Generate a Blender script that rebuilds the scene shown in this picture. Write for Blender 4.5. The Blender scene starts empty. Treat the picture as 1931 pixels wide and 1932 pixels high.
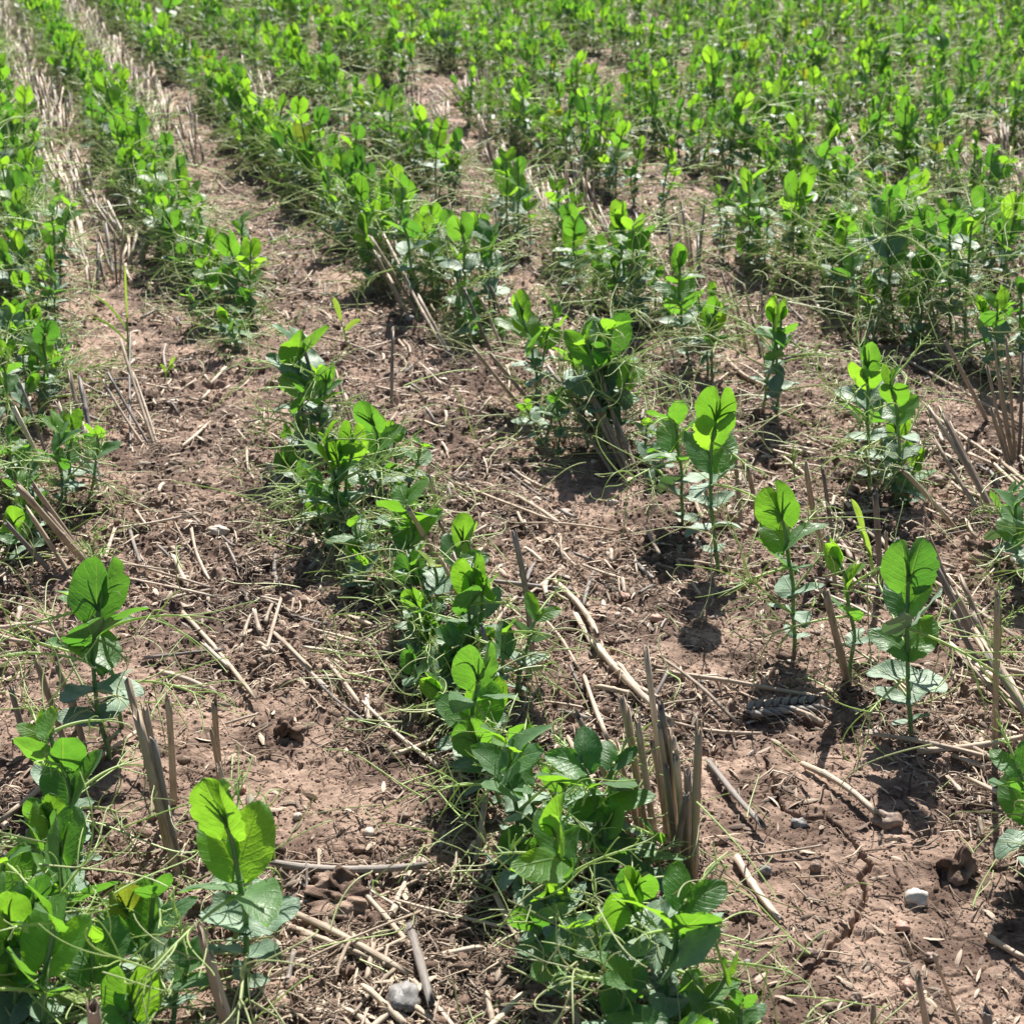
import bpy, math, random
import numpy as np
from mathutils import Vector

S = bpy.context.scene
COL = S.collection
R = math.radians

# ------------------------------------------------------------------ camera
W = 1931.0                        # units in which places were read off the photograph
FPX = 1.6 * W                     # focal length in those units
HCAM = 0.55
TH = math.atan(1240.0 / FPX)      # pitch below the horizon
CT, ST = math.cos(TH), math.sin(TH)
cam_d = bpy.data.cameras.new('camera')
cam = bpy.data.objects.new('camera', cam_d)
COL.objects.link(cam)
cam.location = (0, 0, HCAM)
cam.rotation_euler = (math.pi / 2 - TH, 0, 0)
cam_d.sensor_width = 36
cam_d.sensor_fit = 'HORIZONTAL'
cam_d.lens = 36 * 1.6
cam_d.clip_start = 0.05
cam_d.clip_end = 2000
cam_d.dof.use_dof = True
cam_d.dof.focus_distance = 1.12
cam_d.dof.aperture_fstop = 26
S.camera = cam

# ------------------------------------------------------------------ light
SUN_EL, SUN_AZ = R(48), R(9)
world = bpy.data.worlds.new('World')
S.world = world
world.use_nodes = True
wn = world.node_tree
bg = wn.nodes['Background']
sky = wn.nodes.new('ShaderNodeTexSky')
sky.sky_type = 'NISHITA'
sky.sun_disc = False
sky.sun_elevation = SUN_EL
sky.sun_rotation = SUN_AZ
wn.links.new(sky.outputs[0], bg.inputs[0])
bg.inputs[1].default_value = 0.05
sun_d = bpy.data.lights.new('sun', 'SUN')
sun_d.energy = 5.0
sun_d.angle = R(0.5)
sun_d.color = (1.0, 0.95, 0.88)
sun = bpy.data.objects.new('sun', sun_d)
COL.objects.link(sun)
sv = Vector((math.sin(SUN_AZ) * math.cos(SUN_EL), math.cos(SUN_AZ) * math.cos(SUN_EL), math.sin(SUN_EL)))
sun.rotation_euler = sv.to_track_quat('Z', 'Y').to_euler()
sun.location = sv * 20
S.view_settings.view_transform = 'Standard'
S.view_settings.look = 'None'
S.view_settings.gamma = 1
S.view_settings.exposure = 1.08
S.cycles.max_bounces = 8
S.cycles.transmission_bounces = 6
S.cycles.transparent_max_bounces = 6

# ------------------------------------------------------------------ noise and the shape of the ground
def hsh(ix, iy, s):
    n = (ix.astype(np.int64) * 374761393 + iy.astype(np.int64) * 668265263 + s * 1274126177) & 0xffffffff
    n = ((n ^ (n >> 13)) * 1274126177) & 0xffffffff
    n = ((n ^ (n >> 16)) * 2246822519) & 0xffffffff
    return ((n ^ (n >> 15)) & 0xffff) / 65535.0

def perlin(x, y, s=0):
    x = np.asarray(x, float); y = np.asarray(y, float)
    ix = np.floor(x); iy = np.floor(y)
    fx = x - ix; fy = y - iy
    u = fx * fx * fx * (fx * (fx * 6 - 15) + 10); v = fy * fy * fy * (fy * (fy * 6 - 15) + 10)
    def g(dx, dy):
        a = hsh(ix + dx, iy + dy, s) * 2 * np.pi
        return np.cos(a) * (fx - dx) + np.sin(a) * (fy - dy)
    a = g(0, 0) * (1 - u) + g(1, 0) * u
    b = g(0, 1) * (1 - u) + g(1, 1) * u
    return (a * (1 - v) + b * v) * 1.5

def sstep(a, b, x):
    t = np.clip((x - a) / (b - a), 0, 1)
    return t * t * (3 - 2 * t)

def ray(px, py):
    dx = (px - W / 2) / FPX; dy = (py - W / 2) / FPX
    return np.array([dx, CT - dy * ST, -ST - dy * CT])
def G(px, py, z=0.0):             # the point at height z that the photograph shows at px, py
    d = ray(px, py)
    t = (HCAM - z) / -d[2]
    return np.array([d[0] * t, d[1] * t, z])
def proj(x, y, z=0.0):
    zc = y * CT + (HCAM - z) * ST
    yc = (HCAM - z) * CT - y * ST
    return W / 2 + FPX * x / zc, W / 2 + FPX * yc / zc, zc

TY = -math.tan(math.atan(1095.0 * CT / FPX))   # rows run along (TY, 1)
RD = np.array([TY, 1.0]); RD /= np.linalg.norm(RD)
RN = np.array([RD[1], -RD[0]])
def mval(x, y):
    return ((x - TY * y) - TY * HCAM * ST / CT) * CT / HCAM
def rowpt(m, y):
    return m * HCAM / CT + TY * HCAM * ST / CT + TY * y
MSTEP = 0.44
ROWS = [0.235, 0.62, 1.10, 1.51, 2.0] + [2.44 + MSTEP * i for i in range(18)]
ROWS_LEFT = [-0.2 - MSTEP * i for i in range(4)]
BANDS = [0.42 + MSTEP * i for i in range(22)] + [-0.02, -0.46, -0.9]

CR = [[(1444,1430),(1447,1445),(1463,1475),(1456,1499),(1478,1533),(1515,1548),(1559,1550),(1596,1583),(1642,1632),(1620,1654),(1632,1678),(1627,1705),(1603,1746),(1579,1766)],
      [(1579,1766),(1562,1788),(1535,1813),(1515,1847),(1488,1850)],
      [(1456,1499),(1430,1502),(1414,1496)], [(1642,1632),(1684,1634),(1704,1678)], [(1632,1705),(1667,1712)],
      [(1397,1388),(1370,1405),(1362,1412),(1336,1425)], [(889,1840),(894,1870),(884,1900),(896,1940)],
      [(770,1570),(764,1585),(750,1590)], [(1715,1760),(1722,1800),(1716,1820)], [(1559,1550),(1552,1535)],
      [(300,1450),(340,1462),(372,1452),(410,1462)], [(430,1395),(470,1388),(505,1400),(540,1392)]]
CRW = [1.25, 1.1, .6, .5, .5, 1.0, 1.2, .9, .5, .5, .5, .5]
CRACKS = []
for c, w in zip(CR, CRW):
    rr = random.Random(len(CRACKS))
    pts = [G(*p)[:2] for p in c]
    fine = [pts[0]]
    for a, b in zip(pts, pts[1:]):
        n = max(2, int(np.linalg.norm(b - a) / 0.005))
        for i in range(1, n + 1):
            p = a + (b - a) * i / n
            if i < n: p = p + np.array([rr.uniform(-1, 1), rr.uniform(-1, 1)]) * 0.0012
            fine.append(p)
    CRACKS.append((np.array(fine), w))

def soft(x, y):                   # 1 on the smooth crusted patches, 0 on rough tilth
    s = np.zeros_like(x)
    for (px, py), r in (((1600, 1720), .14), ((1500, 1500), .10), ((430, 1420), .11), ((620, 1500), .08), ((1750, 1880), .12), ((1330, 1230), .06), ((1480, 1850), .12)):
        c = G(px, py)
        s = np.maximum(s, 1 - sstep(.55, 1.1, np.hypot(x - c[0], (y - c[1])) / r))
    return np.clip(np.maximum(s, sstep(.15, .5, perlin(x / .2, y / .2, 77)) * .7), 0, 1)

def gz(x, y, fine=True):
    x = np.atleast_1d(np.asarray(x, float)); y = np.atleast_1d(np.asarray(y, float))
    z = .006 * perlin(x / .33, y / .33, 1) + .004 * perlin(x / .11, y / .11, 2)
    if fine:
        wx = x + .006 * perlin(x / .02, y / .02, 11); wy = y + .006 * perlin(x / .02, y / .02, 12)
        ro = 1 - .8 * soft(x, y)
        c1 = perlin(wx / .034, wy / .034, 3)
        z = z + ro * (.0045 * c1 + .0035 * np.clip(perlin(wx / .017, wy / .017, 4), -.2, 1) + .0028 * perlin(wx / .0085, wy / .0085, 5))
        z = z + (.35 + .9 * ro) * .0014 * perlin(x / .0046, y / .0046, 6)
        z = z + (.3 + ro) * .0028 * sstep(.42, .62, perlin(x / .012, y / .012, 7))
        z = z - (.5 + ro) * .0032 * sstep(.45, .7, perlin(x / .019, y / .019, 8))
        cr = np.abs(perlin(wx / .05, wy / .05, 9)); m9 = sstep(.1, .4, perlin(x / .16, y / .16, 10))
        z = z - .0026 * np.maximum(m9, .8 * soft(x, y) * (perlin(x / .09, y / .09, 14) > -.1)) * (1 - sstep(.0, .028, cr))
        c2 = np.abs(perlin(wx / .027, wy / .027, 19)); z = z - .0022 * soft(x, y) * (perlin(x / .06, y / .06, 15) > -.05) * (1 - sstep(.0, .04, c2))
        for pts, w in CRACKS:
            lo = pts.min(0) - .02; hi = pts.max(0) + .02
            k = np.where((x > lo[0]) & (x < hi[0]) & (y > lo[1]) & (y < hi[1]))[0]
            if len(k) == 0: continue
            d = np.full(len(k), 9.0)
            X = x[k]; Y = y[k]
            for a, b in zip(pts, pts[1:]):
                ab = b - a; t = np.clip(((X - a[0]) * ab[0] + (Y - a[1]) * ab[1]) / (ab @ ab), 0, 1)
                d = np.minimum(d, np.hypot(X - a[0] - ab[0] * t, Y - a[1] - ab[1] * t))
            ww = w * (.0009 + .0003 * perlin(X / .012, Y / .012, 20))
            z[k] -= .010 * w * np.exp(-(d / ww) ** 2)
            z[k] += .0006 * np.exp(-(d / .006) ** 2)
    return z
def gz1(x, y): return float(gz([x], [y])[0])

# ------------------------------------------------------------------ materials
def newmat(name):
    m = bpy.data.materials.new(name); m.use_nodes = True
    nt = m.node_tree
    return m, nt, nt.nodes, nt.links, nt.nodes['Principled BSDF']
def mixc(n, l, fac, a, b, mode='MIX'):
    x = n.new('ShaderNodeMix'); x.data_type = 'RGBA'; x.blend_type = mode
    for i, v in ((0, fac), (6, a), (7, b)):
        if hasattr(v, 'links'): l.new(v, x.inputs[i])
        elif isinstance(v, (int, float)): x.inputs[i].default_value = v
        else: x.inputs[i].default_value = (*v, 1)
    return x.outputs[2]
def math_(n, l, op, a, b=0.0, clamp=False):
    x = n.new('ShaderNodeMath'); x.operation = op; x.use_clamp = clamp
    for i, v in ((0, a), (1, b)):
        if hasattr(v, 'links'): l.new(v, x.inputs[i])
        else: x.inputs[i].default_value = v
    return x.outputs[0]
def noise(n, l, scale, vec=None, detail=3, rough=.5):
    x = n.new('ShaderNodeTexNoise'); x.inputs['Scale'].default_value = scale
    x.inputs['Detail'].default_value = detail; x.inputs['Roughness'].default_value = rough
    if vec is not None: l.new(vec, x.inputs['Vector'])
    return x.outputs[0]
def ramp(n, l, fac, stops):
    x = n.new('ShaderNodeValToRGB')
    while len(x.color_ramp.elements) < len(stops): x.color_ramp.elements.new(.5)
    for e, (p, c) in zip(x.color_ramp.elements, stops):
        e.position = p; e.color = (*c, 1) if not isinstance(c, (int, float)) else (c, c, c, 1)
    l.new(fac, x.inputs[0]); return x.outputs[0]
def bump(n, l, h, strength, dist, bsdf, prev=None):
    b = n.new('ShaderNodeBump'); b.inputs['Strength'].default_value = strength; b.inputs['Distance'].default_value = dist
    l.new(h, b.inputs['Height'])
    if prev is not None: l.new(prev, b.inputs['Normal'])
    if bsdf is not None: l.new(b.outputs[0], bsdf.inputs['Normal'])
    return b.outputs[0]
def rnd(n, l):                    # a number of its own for every object and every loose piece of a mesh
    o = n.new('ShaderNodeObjectInfo'); g = n.new('ShaderNodeNewGeometry')
    return math_(n, l, 'FRACT', math_(n, l, 'ADD', o.outputs['Random'], g.outputs['Random Per Island']))

def soil_mat():
    m, nt, n, l, b = newmat('soil')
    tc = n.new('ShaderNodeTexCoord').outputs['Object']
    big = noise(n, l, 6, tc, 4, .6); mid = noise(n, l, 38, tc, 6, .7); fine = noise(n, l, 420, tc, 3, .7); grit = noise(n, l, 1500, tc, 2, .6)
    c = ramp(n, l, mid, [(.28, (.215, .155, .120)), (.5, (.365, .27, .214)), (.72, (.46, .355, .29))])
    c2 = ramp(n, l, big, [(.35, (.72, .68, .66)), (.62, (1.08, 1.05, 1.02))])
    c = mixc(n, l, 1.0, c, c2, 'MULTIPLY')
    damp = ramp(n, l, noise(n, l, 11, tc, 6, .68), [(.43, (.34, .30, .285)), (.53, (1.04, 1.02, 1.0))])   # damp crumbly patches
    c = mixc(n, l, .9, c, damp, 'MULTIPLY')
    c = mixc(n, l, .55, c, ramp(n, l, fine, [(.3, (.6, .57, .55)), (.55, (1, 1, 1)), (.75, (1.25, 1.22, 1.18))]), 'MULTIPLY')
    sp = ramp(n, l, grit, [(.66, 0.0), (.72, 1.0)])
    c = mixc(n, l, math_(n, l, 'MULTIPLY', sp, .35), c, (.5, .42, .35))
    l.new(c, b.inputs['Base Color'])
    b.inputs['Roughness'].default_value = .85
    b.inputs['Specular IOR Level'].default_value = .22
    n1 = bump(n, l, noise(n, l, 320, tc, 5, .75), .9, .0022, None)
    bump(n, l, noise(n, l, 1100, tc, 2, .6), .6, .0006, b, n1)
    return m

def leaf_mat(name, top, deep, trans, tfac, bloom, gloss=.42):
    m, nt, n, l, b = newmat(name)
    uvn = n.new('ShaderNodeUVMap').outputs[0]
    sp = n.new('ShaderNodeSeparateXYZ'); l.new(uvn, sp.inputs[0])
    u, v = sp.outputs[0], sp.outputs[1]
    av = math_(n, l, 'ABSOLUTE', v)
    r = rnd(n, l)
    obj = n.new('ShaderNodeTexCoord').outputs['Object']
    wob = math_(n, l, 'MULTIPLY', math_(n, l, 'SUBTRACT', noise(n, l, 90, obj, 2), .5), 1.3)
    lat = math_(n, l, 'SUBTRACT', math_(n, l, 'MULTIPLY', u, 6.5), math_(n, l, 'MULTIPLY', av, 2.6))
    lat = math_(n, l, 'ADD', lat, wob)
    lat = math_(n, l, 'ABSOLUTE', math_(n, l, 'SUBTRACT', math_(n, l, 'FRACT', lat), .5))
    latm = ramp(n, l, lat, [(.0, 1.0), (.07, .5), (.16, 0.0)])
    midm = ramp(n, l, av, [(.0, 1.0), (.03, 1.0), (.07, 0.0)])
    vein = math_(n, l, 'MAXIMUM', math_(n, l, 'MULTIPLY', latm, .28), midm)
    mot = noise(n, l, 130, obj, 4, .65)
    c = mixc(n, l, r, top, deep)
    c = mixc(n, l, .6, c, ramp(n, l, mot, [(.3, (.7, .74, .7)), (.52, (1, 1, 1)), (.7, (1.35, 1.25, 1.2))]), 'MULTIPLY')
    fl = ramp(n, l, noise(n, l, 900, obj, 2, .7), [(.63, 0.0), (.7, 1.0)])
    c = mixc(n, l, math_(n, l, 'MULTIPLY', fl, .25), c, (.35, .42, .25))
    c = mixc(n, l, math_(n, l, 'MULTIPLY', vein, .2), c, (.22, .36, .13))
    lw = n.new('ShaderNodeLayerWeight'); lw.inputs[0].default_value = .35
    c = mixc(n, l, math_(n, l, 'MULTIPLY', lw.outputs['Facing'], bloom), c, (.34, .43, .36))
    l.new(c, b.inputs['Base Color'])
    l.new(ramp(n, l, mot, [(.3, gloss + .14), (.7, gloss - .06)]), b.inputs['Roughness'])
    b.inputs['Specular IOR Level'].default_value = .45
    t = n.new('ShaderNodeBsdfTranslucent')
    tc = mixc(n, l, r, trans, tuple(x * f for x, f in zip(trans, (.48, .62, .75))))
    tc = mixc(n, l, math_(n, l, 'MULTIPLY', vein, .3), tc, (.5, .7, .08))
    tc = mixc(n, l, .5, tc, ramp(n, l, mot, [(.3, (.75, .78, .7)), (.6, (1.1, 1.08, 1))]), 'MULTIPLY')
    l.new(tc, t.inputs[0])
    h = math_(n, l, 'ADD', math_(n, l, 'MULTIPLY', vein, -.8), math_(n, l, 'MULTIPLY', mot, 1.6))
    nb = bump(n, l, h, .55, .0011, b)
    l.new(nb, t.inputs['Normal'])
    ms = n.new('ShaderNodeMixShader'); ms.inputs[0].default_value = tfac
    l.new(b.outputs[0], ms.inputs[1]); l.new(t.outputs[0], ms.inputs[2])
    l.new(ms.outputs[0], n['Material Output'].inputs[0])
    return m

def stem_mat(name, a, bcol, tfac=.2, tcol=(.35, .5, .1)):
    m, nt, n, l, b = newmat(name)
    obj = n.new('ShaderNodeTexCoord').outputs['Object']
    c = mixc(n, l, rnd(n, l), a, bcol)
    c = mixc(n, l, .5, c, ramp(n, l, noise(n, l, 120, obj, 3), [(.3, (.75, .78, .72)), (.7, (1.25, 1.2, 1.1))]), 'MULTIPLY')
    l.new(c, b.inputs['Base Color']); b.inputs['Roughness'].default_value = .48
    t = n.new('ShaderNodeBsdfTranslucent'); t.inputs[0].default_value = (*tcol, 1)
    ms = n.new('ShaderNodeMixShader'); ms.inputs[0].default_value = tfac
    l.new(b.outputs[0], ms.inputs[1]); l.new(t.outputs[0], ms.inputs[2])
    l.new(ms.outputs[0], n['Material Output'].inputs[0])
    return m

def straw_mat(name, c0, c1, c2, rough=.55):
    m, nt, n, l, b = newmat(name)
    uvn = n.new('ShaderNodeUVMap').outputs[0]
    mp = n.new('ShaderNodeMapping'); mp.inputs['Scale'].default_value = (26, 18, 1); l.new(uvn, mp.inputs[0])
    r = rnd(n, l)
    cmb = n.new('ShaderNodeCombineXYZ'); l.new(math_(n, l, 'MULTIPLY', r, 50.0), cmb.inputs[2])
    ad = n.new('ShaderNodeVectorMath'); l.new(mp.outputs[0], ad.inputs[0]); l.new(cmb.outputs[0], ad.inputs[1])
    fib = noise(n, l, 1.0, ad.outputs[0], 4, .65)
    mp2 = n.new('ShaderNodeMapping'); mp2.inputs['Scale'].default_value = (2, 40, 1); l.new(uvn, mp2.inputs[0])
    ad2 = n.new('ShaderNodeVectorMath'); l.new(mp2.outputs[0], ad2.inputs[0]); l.new(cmb.outputs[0], ad2.inputs[1])
    blot = noise(n, l, 1.0, ad2.outputs[0], 3, .6)
    c = ramp(n, l, r, [(.0, c0), (.5, c1), (1.0, c2)])
    c = mixc(n, l, .8, c, ramp(n, l, fib, [(.28, (.50, .46, .42)), (.5, (1, 1, 1)), (.72, (1.3, 1.27, 1.22))]), 'MULTIPLY')
    c = mixc(n, l, .75, c, ramp(n, l, blot, [(.32, (.42, .38, .36)), (.5, (1, 1, 1)), (.8, (1.12, 1.1, 1.05))]), 'MULTIPLY')
    l.new(c, b.inputs['Base Color']); b.inputs['Roughness'].default_value = rough
    b.inputs['Specular IOR Level'].default_value = .4
    bump(n, l, fib, .6, .0006, b)
    return m

def stone_mat(name, c0, c1, spot):
    m, nt, n, l, b = newmat(name)
    obj = n.new('ShaderNodeTexCoord').outputs['Object']
    c = ramp(n, l, noise(n, l, 90, obj, 5, .65), [(.3, c0), (.7, c1)])
    c = mixc(n, l, ramp(n, l, noise(n, l, 500, obj, 2), [(.6, 0.0), (.68, .6)]), c, spot)
    l.new(c, b.inputs['Base Color']); b.inputs['Roughness'].default_value = .6
    bump(n, l, noise(n, l, 350, obj, 4, .6), .5, .0008, b)
    return m

M_SOIL = soil_mat()
M_YOUNG = leaf_mat('young_pea_leaf', (.070, .19, .024), (.032, .11, .022), (.38, .74, .035), .44, .25)
M_MID = leaf_mat('mid_pea_leaf', (.070, .175, .040), (.042, .12, .036), (.26, .62, .04), .36, .3)
M_OLD = leaf_mat('old_pea_leaf', (.145, .23, .135), (.095, .175, .10), (.16, .34, .08), .13, .5, .52)
M_YELLOW = leaf_mat('yellowing_pea_leaf', (.22, .27, .03), (.14, .24, .03), (.50, .58, .04), .35, .1)
M_STEM = stem_mat('pea_stem', (.15, .27, .10), (.11, .22, .09))
M_TEND = stem_mat('pea_tendril', (.34, .48, .15), (.46, .55, .27), .3, (.65, .85, .25))
M_TENDP = stem_mat('pale_tendril', (.44, .49, .25), (.36, .42, .21), .22, (.7, .75, .4))
M_GRASS = leaf_mat('grass_blade', (.14, .26, .05), (.08, .18, .04), (.5, .75, .08), .4, .2)
M_STRAW = straw_mat('weathered_straw', (.56, .45, .33), (.42, .33, .25), (.66, .55, .43))
M_STUB = straw_mat('stubble_straw', (.40, .31, .215), (.29, .23, .175), (.50, .40, .29))
M_GREY = straw_mat('grey_straw', (.24, .21, .19), (.19, .165, .15), (.33, .29, .25))
M_CHAFF = straw_mat('chaff', (.34, .26, .19), (.16, .115, .085), (.46, .37, .28), .7)
M_ROOT = straw_mat('root_fibre', (.14, .095, .07), (.20, .145, .11), (.11, .08, .06), .75)
M_CLOD = stone_mat('soil_clod', (.12, .075, .052), (.24, .155, .11), (.3, .22, .17))
M_ST = {'pale': stone_mat('pale_stone', (.42, .34, .27), (.58, .49, .40), (.62, .56, .5)),
        'grey': stone_mat('grey_stone', (.12, .11, .105), (.30, .29, .28), (.5, .5, .48)),
        'white': stone_mat('white_stone', (.40, .36, .30), (.66, .62, .56), (.75, .72, .68)),
        'pink': stone_mat('pink_stone', (.34, .19, .14), (.48, .30, .22), (.6, .5, .42)),
        'brown': stone_mat('brown_stone', (.17, .115, .085), (.30, .21, .16), (.4, .33, .28))}
MATS = [M_YOUNG, M_MID, M_OLD, M_YELLOW, M_STEM, M_TEND, M_TENDP, M_GRASS, M_STRAW, M_STUB, M_GREY, M_CHAFF, M_ROOT, M_CLOD, M_SOIL]
MI = {m.name: i for i, m in enumerate(MATS)}

# ------------------------------------------------------------------ mesh builder
class MB:
    def __init__(s): s.V = []; s.F = []; s.U = []; s.M = []; s.n = 0
    def add(s, V, F, U, mat=None):
        V = np.asarray(V, np.float32); F = np.asarray(F, np.int32)
        s.V.append(V); s.F.append(F + s.n); s.U.append(np.asarray(U, np.float32)); s.n += len(V)
        s.M.append(np.full(len(F), 0 if mat is None else MI[mat.name], np.int32))
        return s
    def arrays(s):
        if len(s.V) > 1:
            s.V = [np.concatenate(s.V)]; s.F = [np.concatenate(s.F)]; s.U = [np.concatenate(s.U)]; s.M = [np.concatenate(s.M)]
        return s.V[0], s.F[0], s.U[0], s.M[0]
    def mesh(s, name, mat=None):
        V, F, U, M = s.arrays()
        me = bpy.data.meshes.new(name)
        me.vertices.add(len(V)); me.vertices.foreach_set('co', V.ravel())
        me.loops.add(len(F) * 4); me.loops.foreach_set('vertex_index', F.ravel())
        me.polygons.add(len(F)); me.polygons.foreach_set('loop_start', np.arange(0, len(F) * 4, 4, dtype=np.int32))
        me.polygons.foreach_set('use_smooth', np.ones(len(F), bool))
        if mat is None:
            used = np.unique(M); rm = np.zeros(len(MATS), np.int32)
            for i, k in enumerate(used): me.materials.append(MATS[k]); rm[k] = i
            me.polygons.foreach_set('material_index', rm[M])
        else: me.materials.append(mat)
        uv = me.uv_layers.new(name='UVMap'); uv.data.foreach_set('uv', U[F.ravel()].ravel())
        me.update(calc_edges=True)
        return me
    def build(s, name, mat=None, parent=None, loc=None):
        o = bpy.data.objects.new(name, s.mesh(name, mat)); COL.objects.link(o)
        if parent is not None: o.parent = parent
        if loc is not None: o.location = loc
        return o

def nrm(v): return v / (np.linalg.norm(v) + 1e-12)
_TG = {}
def tube(mb, path, rad, sides, mat=None, hollow=False, jag=0.0, rg=None, flat=1.0):
    P = np.asarray(path, float); n = len(P)
    rad = np.broadcast_to(np.asarray(rad, float), (n,)).copy()
    T = np.gradient(P, axis=0); T /= np.linalg.norm(T, axis=1)[:, None] + 1e-12
    up = np.array([0, 0, 1.0]) if abs(T[0, 2]) < .9 else np.array([1.0, 0, 0])
    N = np.empty_like(P); N[0] = nrm(np.cross(T[0], up))
    for i in range(1, n):
        v = N[i - 1] - T[i] * (N[i - 1] @ T[i]); N[i] = v / (np.linalg.norm(v) + 1e-12)
    B = np.cross(T, N)
    L = np.concatenate([[0], np.cumsum(np.linalg.norm(np.diff(P, axis=0), axis=1))])
    if hollow:                    # fold the far and near rims inwards so the cut end is an open pipe
        e = 3.0 * rad[-1]; e0 = 3.0 * rad[0]
        P = np.vstack([P[0] + T[0] * e0, P[0] + T[0] * e0, P[0], P, P[-1], P[-1] - T[-1] * e, P[-1] - T[-1] * e])
        rad = np.concatenate([[1e-5, rad[0] * .72, rad[0] * .72], rad, [rad[-1] * .72, rad[-1] * .72, 1e-5]])
        N = np.vstack([N[0], N[0], N[0], N, N[-1], N[-1], N[-1]]); B = np.vstack([B[0], B[0], B[0], B, B[-1], B[-1], B[-1]])
        T = np.vstack([T[0], T[0], T[0], T, T[-1], T[-1], T[-1]])
        L = np.concatenate([[0, 0, 0], L, [L[-1]] * 3]); k_tip = n + 2
        n += 6
    a = np.arange(sides) * 2 * np.pi / sides
    V = P[:, None, :] + rad[:, None, None] * (np.cos(a)[None, :, None] * N[:, None, :] + flat * np.sin(a)[None, :, None] * B[:, None, :])
    if hollow and jag and rg is not None:
        j = rg.uniform(-1, 1, sides) * jag
        V[k_tip] += T[k_tip] * j[:, None]; V[k_tip + 1] += T[k_tip] * j[:, None]
        if k_tip > 4: V[3] += T[3] * j[::-1, None] * .6; V[2] += T[3] * j[::-1, None] * .6
    key = (n, sides)
    if key not in _TG:
        i = np.arange(n - 1)[:, None]; k = np.arange(sides)[None, :]; k2 = (k + 1) % sides
        _TG[key] = np.stack([i * sides + k, i * sides + k2, (i + 1) * sides + k2, (i + 1) * sides + k], -1).reshape(-1, 4)
    U = np.stack([np.broadcast_to(np.abs(a / np.pi - 1)[None, :], (n, sides)), np.broadcast_to(L[:, None], (n, sides))], -1)
    mb.add(V.reshape(-1, 3), _TG[key], U.reshape(-1, 2), mat)

def blade(mb, base, A, Wd, L, Wo, Wi, rg, nu, nv, cup, back, ripple, mat=None, lobe=.28):
    """half heart shaped stipule: A along the midrib, Wd to its outer side"""
    A = nrm(A); Wd = nrm(Wd - A * (A @ Wd)); N = np.cross(A, Wd)
    t = np.linspace(0, 1, nu + 1); v = np.linspace(-1, 1, nv + 1)
    u = -lobe + (1 + lobe) * t
    wo = Wo * np.clip(np.sin(np.pi * np.clip(t, 0, 1) ** .92), 0, 1) ** .5
    uc = np.clip(u, 0, 1)
    wi = np.where(u > 0, -Wi * np.clip(np.sin(np.pi * uc ** .88), 0, 1) ** .55, np.minimum(-u / lobe * Wo * .42, wo))
    mid = np.where(u > 0, 0, np.minimum(-u / lobe * Wo * .55, wo))
    w = np.where(v[None, :] > 0, mid[:, None] + (wo - mid)[:, None] * v[None, :], mid[:, None] + (mid - wi)[:, None] * v[None, :])
    ph = rg.uniform(0, 6.28, 4)
    rim = np.abs(v[None, :]) ** 2.5
    if nu > 12 and rg.random() < .45:      # weevil notches
        for _ in range(rg.integers(1, 4)):
            t0 = rg.uniform(.15, .95); sg_ = rg.choice([-1, 1])
            w = w * (1 - rg.uniform(.10, .22) * np.exp(-((t[:, None] - t0) / .028) ** 2) * (np.abs(v[None, :]) > .7) * (np.sign(v[None, :]) == sg_))
    tooth = 1 + .045 * rim * np.sin(u[:, None] * 46 + ph[3]) * (u[:, None] < .25)
    U_ = u[:, None] * L * np.ones_like(w); Wv = w * tooth
    z = cup * (np.abs(w) / Wo) ** 1.5 * Wo
    z = z - back * np.clip(U_, 0, None) ** 2 / L + back * .6 * np.clip(-U_, 0, None) ** 1.2
    z = z + ripple * L * rim * (np.sin(u[:, None] * 9 + ph[0] + v[None, :]) + .6 * np.sin(u[:, None] * 17 + ph[1]))
    z = z + .018 * L * np.sin(u[:, None] * 7 + ph[2]) * np.cos(v[None, :] * 3 + ph[3])
    tw = rg.uniform(-.3, .3) * u[:, None]
    V = base + U_[..., None] * A + (Wv * np.cos(tw))[..., None] * Wd + (z + Wv * np.sin(tw))[..., None] * N
    i = np.arange(nu)[:, None] * (nv + 1); k = np.arange(nv)[None, :]
    F = np.stack([i + k, i + k + 1, i + k + nv + 2, i + k + nv + 1], -1).reshape(-1, 4)
    UV = np.stack([np.broadcast_to(u[:, None], w.shape), np.broadcast_to(v[None, :], w.shape)], -1).reshape(-1, 2)
    mb.add(V.reshape(-1, 3), F, UV, mat)

def rotv(v, k, a):
    return v * math.cos(a) + np.cross(k, v) * math.sin(a) + k * (k @ v) * (1 - math.cos(a))

def curl(p, d, L, rg, seg, curlmax, sag=.25):
    k = nrm(rg.normal(size=3)); P = [p]; st = L / seg
    r0 = rg.uniform(-1.3, 1.3) / seg * 1.6; r1 = rg.choice([-1, 1]) * curlmax / seg
    for i in range(seg):
        s = i / seg
        d = rotv(d, k, r0 + r1 * s ** 2.6)
        d = nrm(d + np.array([0, 0, -sag / seg]))
        st = L / seg * (1 - .45 * s)
        p = p + d * st
        P.append(p)
    return np.array(P)

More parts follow.
